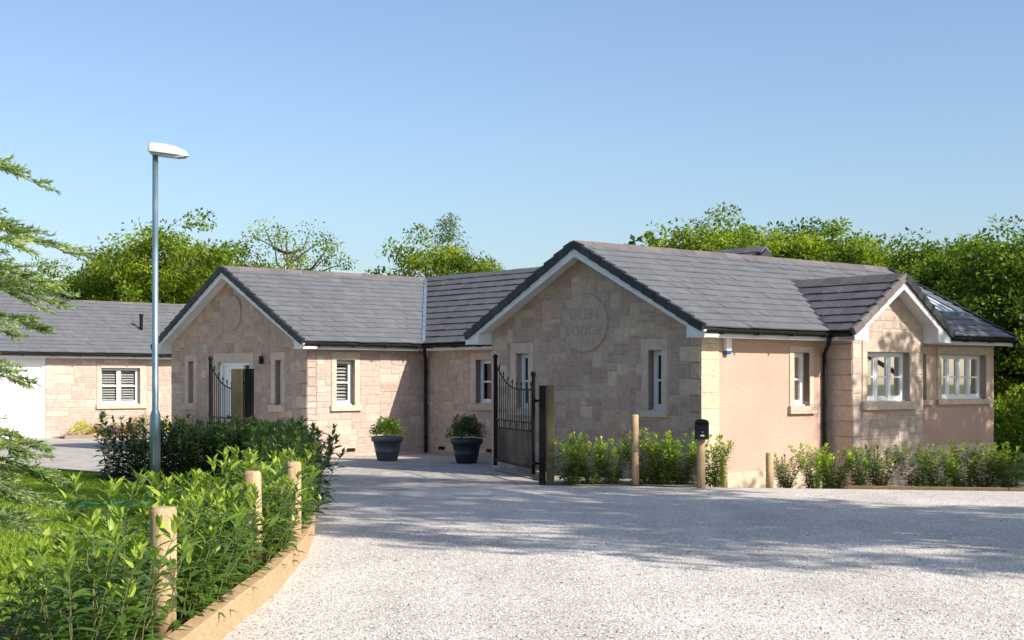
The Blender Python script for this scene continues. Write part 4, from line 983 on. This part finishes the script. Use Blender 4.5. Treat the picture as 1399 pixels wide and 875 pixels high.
put(TA[0], px(105, 66), 66, .84, 'small tree low behind the hipped end of the garage roof', GBL, rz=2)
put(TB[1], px(450, 68), 68, .78, 'low tree just over the courtyard ridge right of the gnarled tree', GBL, sz=.72)
put(TB[2], px(390, 66), 66, .72, 'low dark tree behind the foot of the gnarled tree', GBL, sz=.84)
gn = tree_proto('gnarled_tree', 560, 9.3, 2.7, 5.0, 46, 90, .15, M['tree_a'], 'round', trunk=.22, shell=.25, cl=.2, limbs=34)
put(gn, px(395, 60), 60, .93, 'sparse gnarled tree with bare trunk and sky showing through its limbs', GBL)
put(TA[1], px(605, 57), 57, .86, 'rounded light green tree over the courtyard valley', GBL, sz=.98)
bi = tree_proto('birch_tree', 570, 9.6, 1.6, 4.0, 60, 60, .12, M['birch'], 'cone', trunk=.12, cl=.26)
put(bi, px(612, 60), 60, .88, 'pale pointed birch rising above the rounded tree', GBL, sz=.96)
put(bi, px(678, 72), 72, .62, 'small wispy birch top by the left end of the right gable roof', GBL, rz=1, sz=.86)
put(TB[0], px(545, 70), 70, .6, 'low tree left of the rounded tree over the valley', GBL, sz=.68, rz=3)
put(TA[2], px(640, 64), 64, .7, 'light green tree right of the birch behind the courtyard roof', GBL, sz=.82)
GR = 'trees of the wood behind the right wing'
RT = [(905, 47, .84, .80, TA[0], 'low light tree at left end of the wood behind the main roof'), (962, 46, .92, .90, TA[1], 'tall bright tree with the highest top above the main roof ridge'),
      (1030, 47, .92, .91, TB[1], 'rounded green tree behind the hump of the roof ridge'), (1075, 45, .80, .86, TA[2], 'yellow green tree filling the dip in the wood above the ridge'), (1135, 46, .9, .88, TB[2], 'tree with pointed top above the bay roof left of the gap'),
      (1185, 45, .85, .80, TA[0], 'bright tree right of the pointed one above the bay'), (1245, 44, .9, .74, TB[0], 'dark tree behind the bay roof apex'), (1290, 41, .78, .76, TB[1], 'dark green tree behind the roof skylight'),
      (1335, 40, .85, .74, TB[2], 'upright tree above the falling verge of the roof'), (1385, 43, .80, .64, TA[1], 'tree at the right edge just past the house corner'), (1430, 37, .8, .78, TB[0], 'tree cut off by the right edge of the photo'),
      (1385, 36, .62, .56, TB[1], 'smaller dark tree low beside the house corner')]
for x, d, s, z, p, l in RT: put(p, px(x, d), d, s, l, GR, sz=z)
for i, (x, d, r, l) in enumerate([(1385, 33.5, 1.15, 'rounded bright shrub low at the right edge behind the corner'), (1420, 31, 1.2, 'bushy shrub cut off at the right edge by the lawn'), (1374, 36.5, 1.3, 'shady shrub nearest the house corner')]):
    small_shrub('garden_shrub', 80+i, px(x, d), d, -.3, r, M['tree_a'] if i == 0 else M['tree_b'], l, 'shrub', 6000, .10, .06, sq=(1, 1, 1.15), zc=.2)
# far wood as one mass behind
rg = np.random.default_rng(8); Pl = []
for x, d, top in [(x, 58+rg.uniform(-3, 5), rg.uniform(6.2, 7.2)) for x in range(880, 1640, 24)]+[(x, 80+rg.uniform(-3, 5), rg.uniform(5.5, 6.5)) for x in range(60, 720, 30)]:
    k_ = 2600; c = np.array([px(x, d), d, top*.5]); q = rand_dir(rg, k_)*(rg.random(k_)**.4)[:, None]*np.array([1.9, 1.6, top*.55]); Pl.append(c+q)
P = np.concatenate(Pl); n = len(P)
me = leaf_mesh('wood', P, rand_dir(rg, n), rand_dir(rg, n)+np.array([0, 0, .8]), rg.uniform(.25, .5, n), rg.uniform(.2, .35, n), rg.random(n), M['tree_far'])
tag(link(bpy.data.objects.new('far_woodland', me)), 'dark continuous woodland far behind the nearer trees', 'woodland', kind='stuff')
# tall trees right of the camera whose shade falls over the drive and hedge
ST = [tree_proto('tall_tree', 600+i, 14.0, 4.6, 2.5, 200, 80, .24, M['tree_b'], 'upright', trunk=.3, cl=.12, limbs=30) for i in range(2)]
def SNp(s, n): return (s*.829+n*.559, -s*.559+n*.829)
for i, (s, n, sc_, sz) in enumerate([(4.0, 16.75, 1.0, 1.5), (11.5, 16.4, .95, 1.2), (4.5, 38.0, .9, .9), (3.0, 28.7, 1.15, .85)]):
    x, y = SNp(s, n); put(ST[i % 2], x, y, sc_, ['tall tree off to the right shading the gravel', 'second tall tree further right of the drive', 'tall tree off right shading the far end of the house', 'smaller tall tree off right beside the bay'][i], 'shade trees right of the drive', sz=sz, rz=i*1.3)

# ------------------------------------------------------------ conifer at the left edge
def conifer():
    rg = np.random.default_rng(12); r_ = empty('conifer_tree', (-6.1, 12.0, 0)); tag(r_, 'feathery conifer reaching in from the left edge over the lawn', 'tree')
    b = MB(); b.tube([(0, 0, -.2), (.05, 0, 1.5), (0, .05, 3.2), (.02, 0, 4.6)], [.12, .09, .05, .015], 8)
    P = []; D = []; L = []; T = []
    limbs = [(3.75, 2.15, .05, -.02), (3.55, 2.05, -.05, -.12), (3.20, 2.5, .12, -.02), (3.05, 2.3, -.25, .02), (2.95, 2.0, .3, -.05), (2.75, 2.2, -.1, -.02), (2.5, 2.1, .15, .0), (2.3, 2.0, -.3, -.05), (3.0, 2.2, .0, -.05), (2.15, 2.1, .05, -.05), (2.65, 2.3, .2, .02), (2.4, 2.2, -.2, .0), (2.85, 2.4, -.12, .0), (2.0, 1.9, .25, .0), (1.45, 2.1, .1, .02), (1.3, 2.2, -.1, .05), (1.2, 2.3, .2, .0), (1.05, 2.4, -.15, .02), (.85, 2.2, .05, .05), (.65, 2.3, -.05, .05), (1.35, 2.0, -.3, .02),
             (1.15, 2.1, .0, .12), (.9, 2.25, .2, .10), (.75, 2.2, -.2, .05), (.5, 2.0, .1, .12), (.35, 1.9, -.35, .05), (1.0, 1.7, .5, .0)]
    for z in np.arange(.4, 4.3, .28):
        for k_ in range(3): limbs.append((z, (1.95-.28*z)*rg.uniform(.7, 1), rg.uniform(.9, 5.4), -.05))
    for z, ln, az, lift in limbs:
        side = np.array([math.cos(az), math.sin(az), 0]); s0 = np.array([0, 0, z]); pts = []
        for t in np.linspace(0, 1, 9): pts.append(s0+side*ln*t+np.array([0, 0, ln*(lift*t*1.4+.05-.22*t**2.2)])+rg.normal(size=3)*.012)
        b.tube(pts, [.02*(1-.85*i/8) for i in range(9)], 5)
        perp = np.array([-side[1], side[0], 0])
        for j in range(40):
            t = .22+.78*rg.random(); f = t*8; k_ = min(7, int(f)); p = pts[k_]+(pts[k_+1]-pts[k_])*(f-k_)
            sg = rg.choice([-1, 1]); sl_ = ln*.26*(1.15-t)*rg.uniform(.6, 1.2)+.10; dv = side*.8+perp*sg*rg.uniform(.25, .9)+np.array([0, 0, rg.uniform(-.35, .12)]); dv /= np.linalg.norm(dv)
            e = p+dv*sl_+np.array([0, 0, -.05*sl_]); b.tube([p, e], [.005, .002], 3)
            tw = rg.random()
            for m_ in range(48):
                q = p+(e-p)*rg.random(); P.append(q); D.append(dv+rg.normal(size=3)*.4); L.append(rg.uniform(.035, .075)); T.append(np.clip(tw*.6+rg.random()*.35, 0, 1))
    n = len(P); me = leaf_mesh('crown', P, D, rand_dir(rg, n), L, np.full(n, .013), T, M['conifer'])
    o = bpy.data.objects.new('crown', me); link(o); o.parent = r_; b.build('trunk', M['bark'], r_)
conifer()
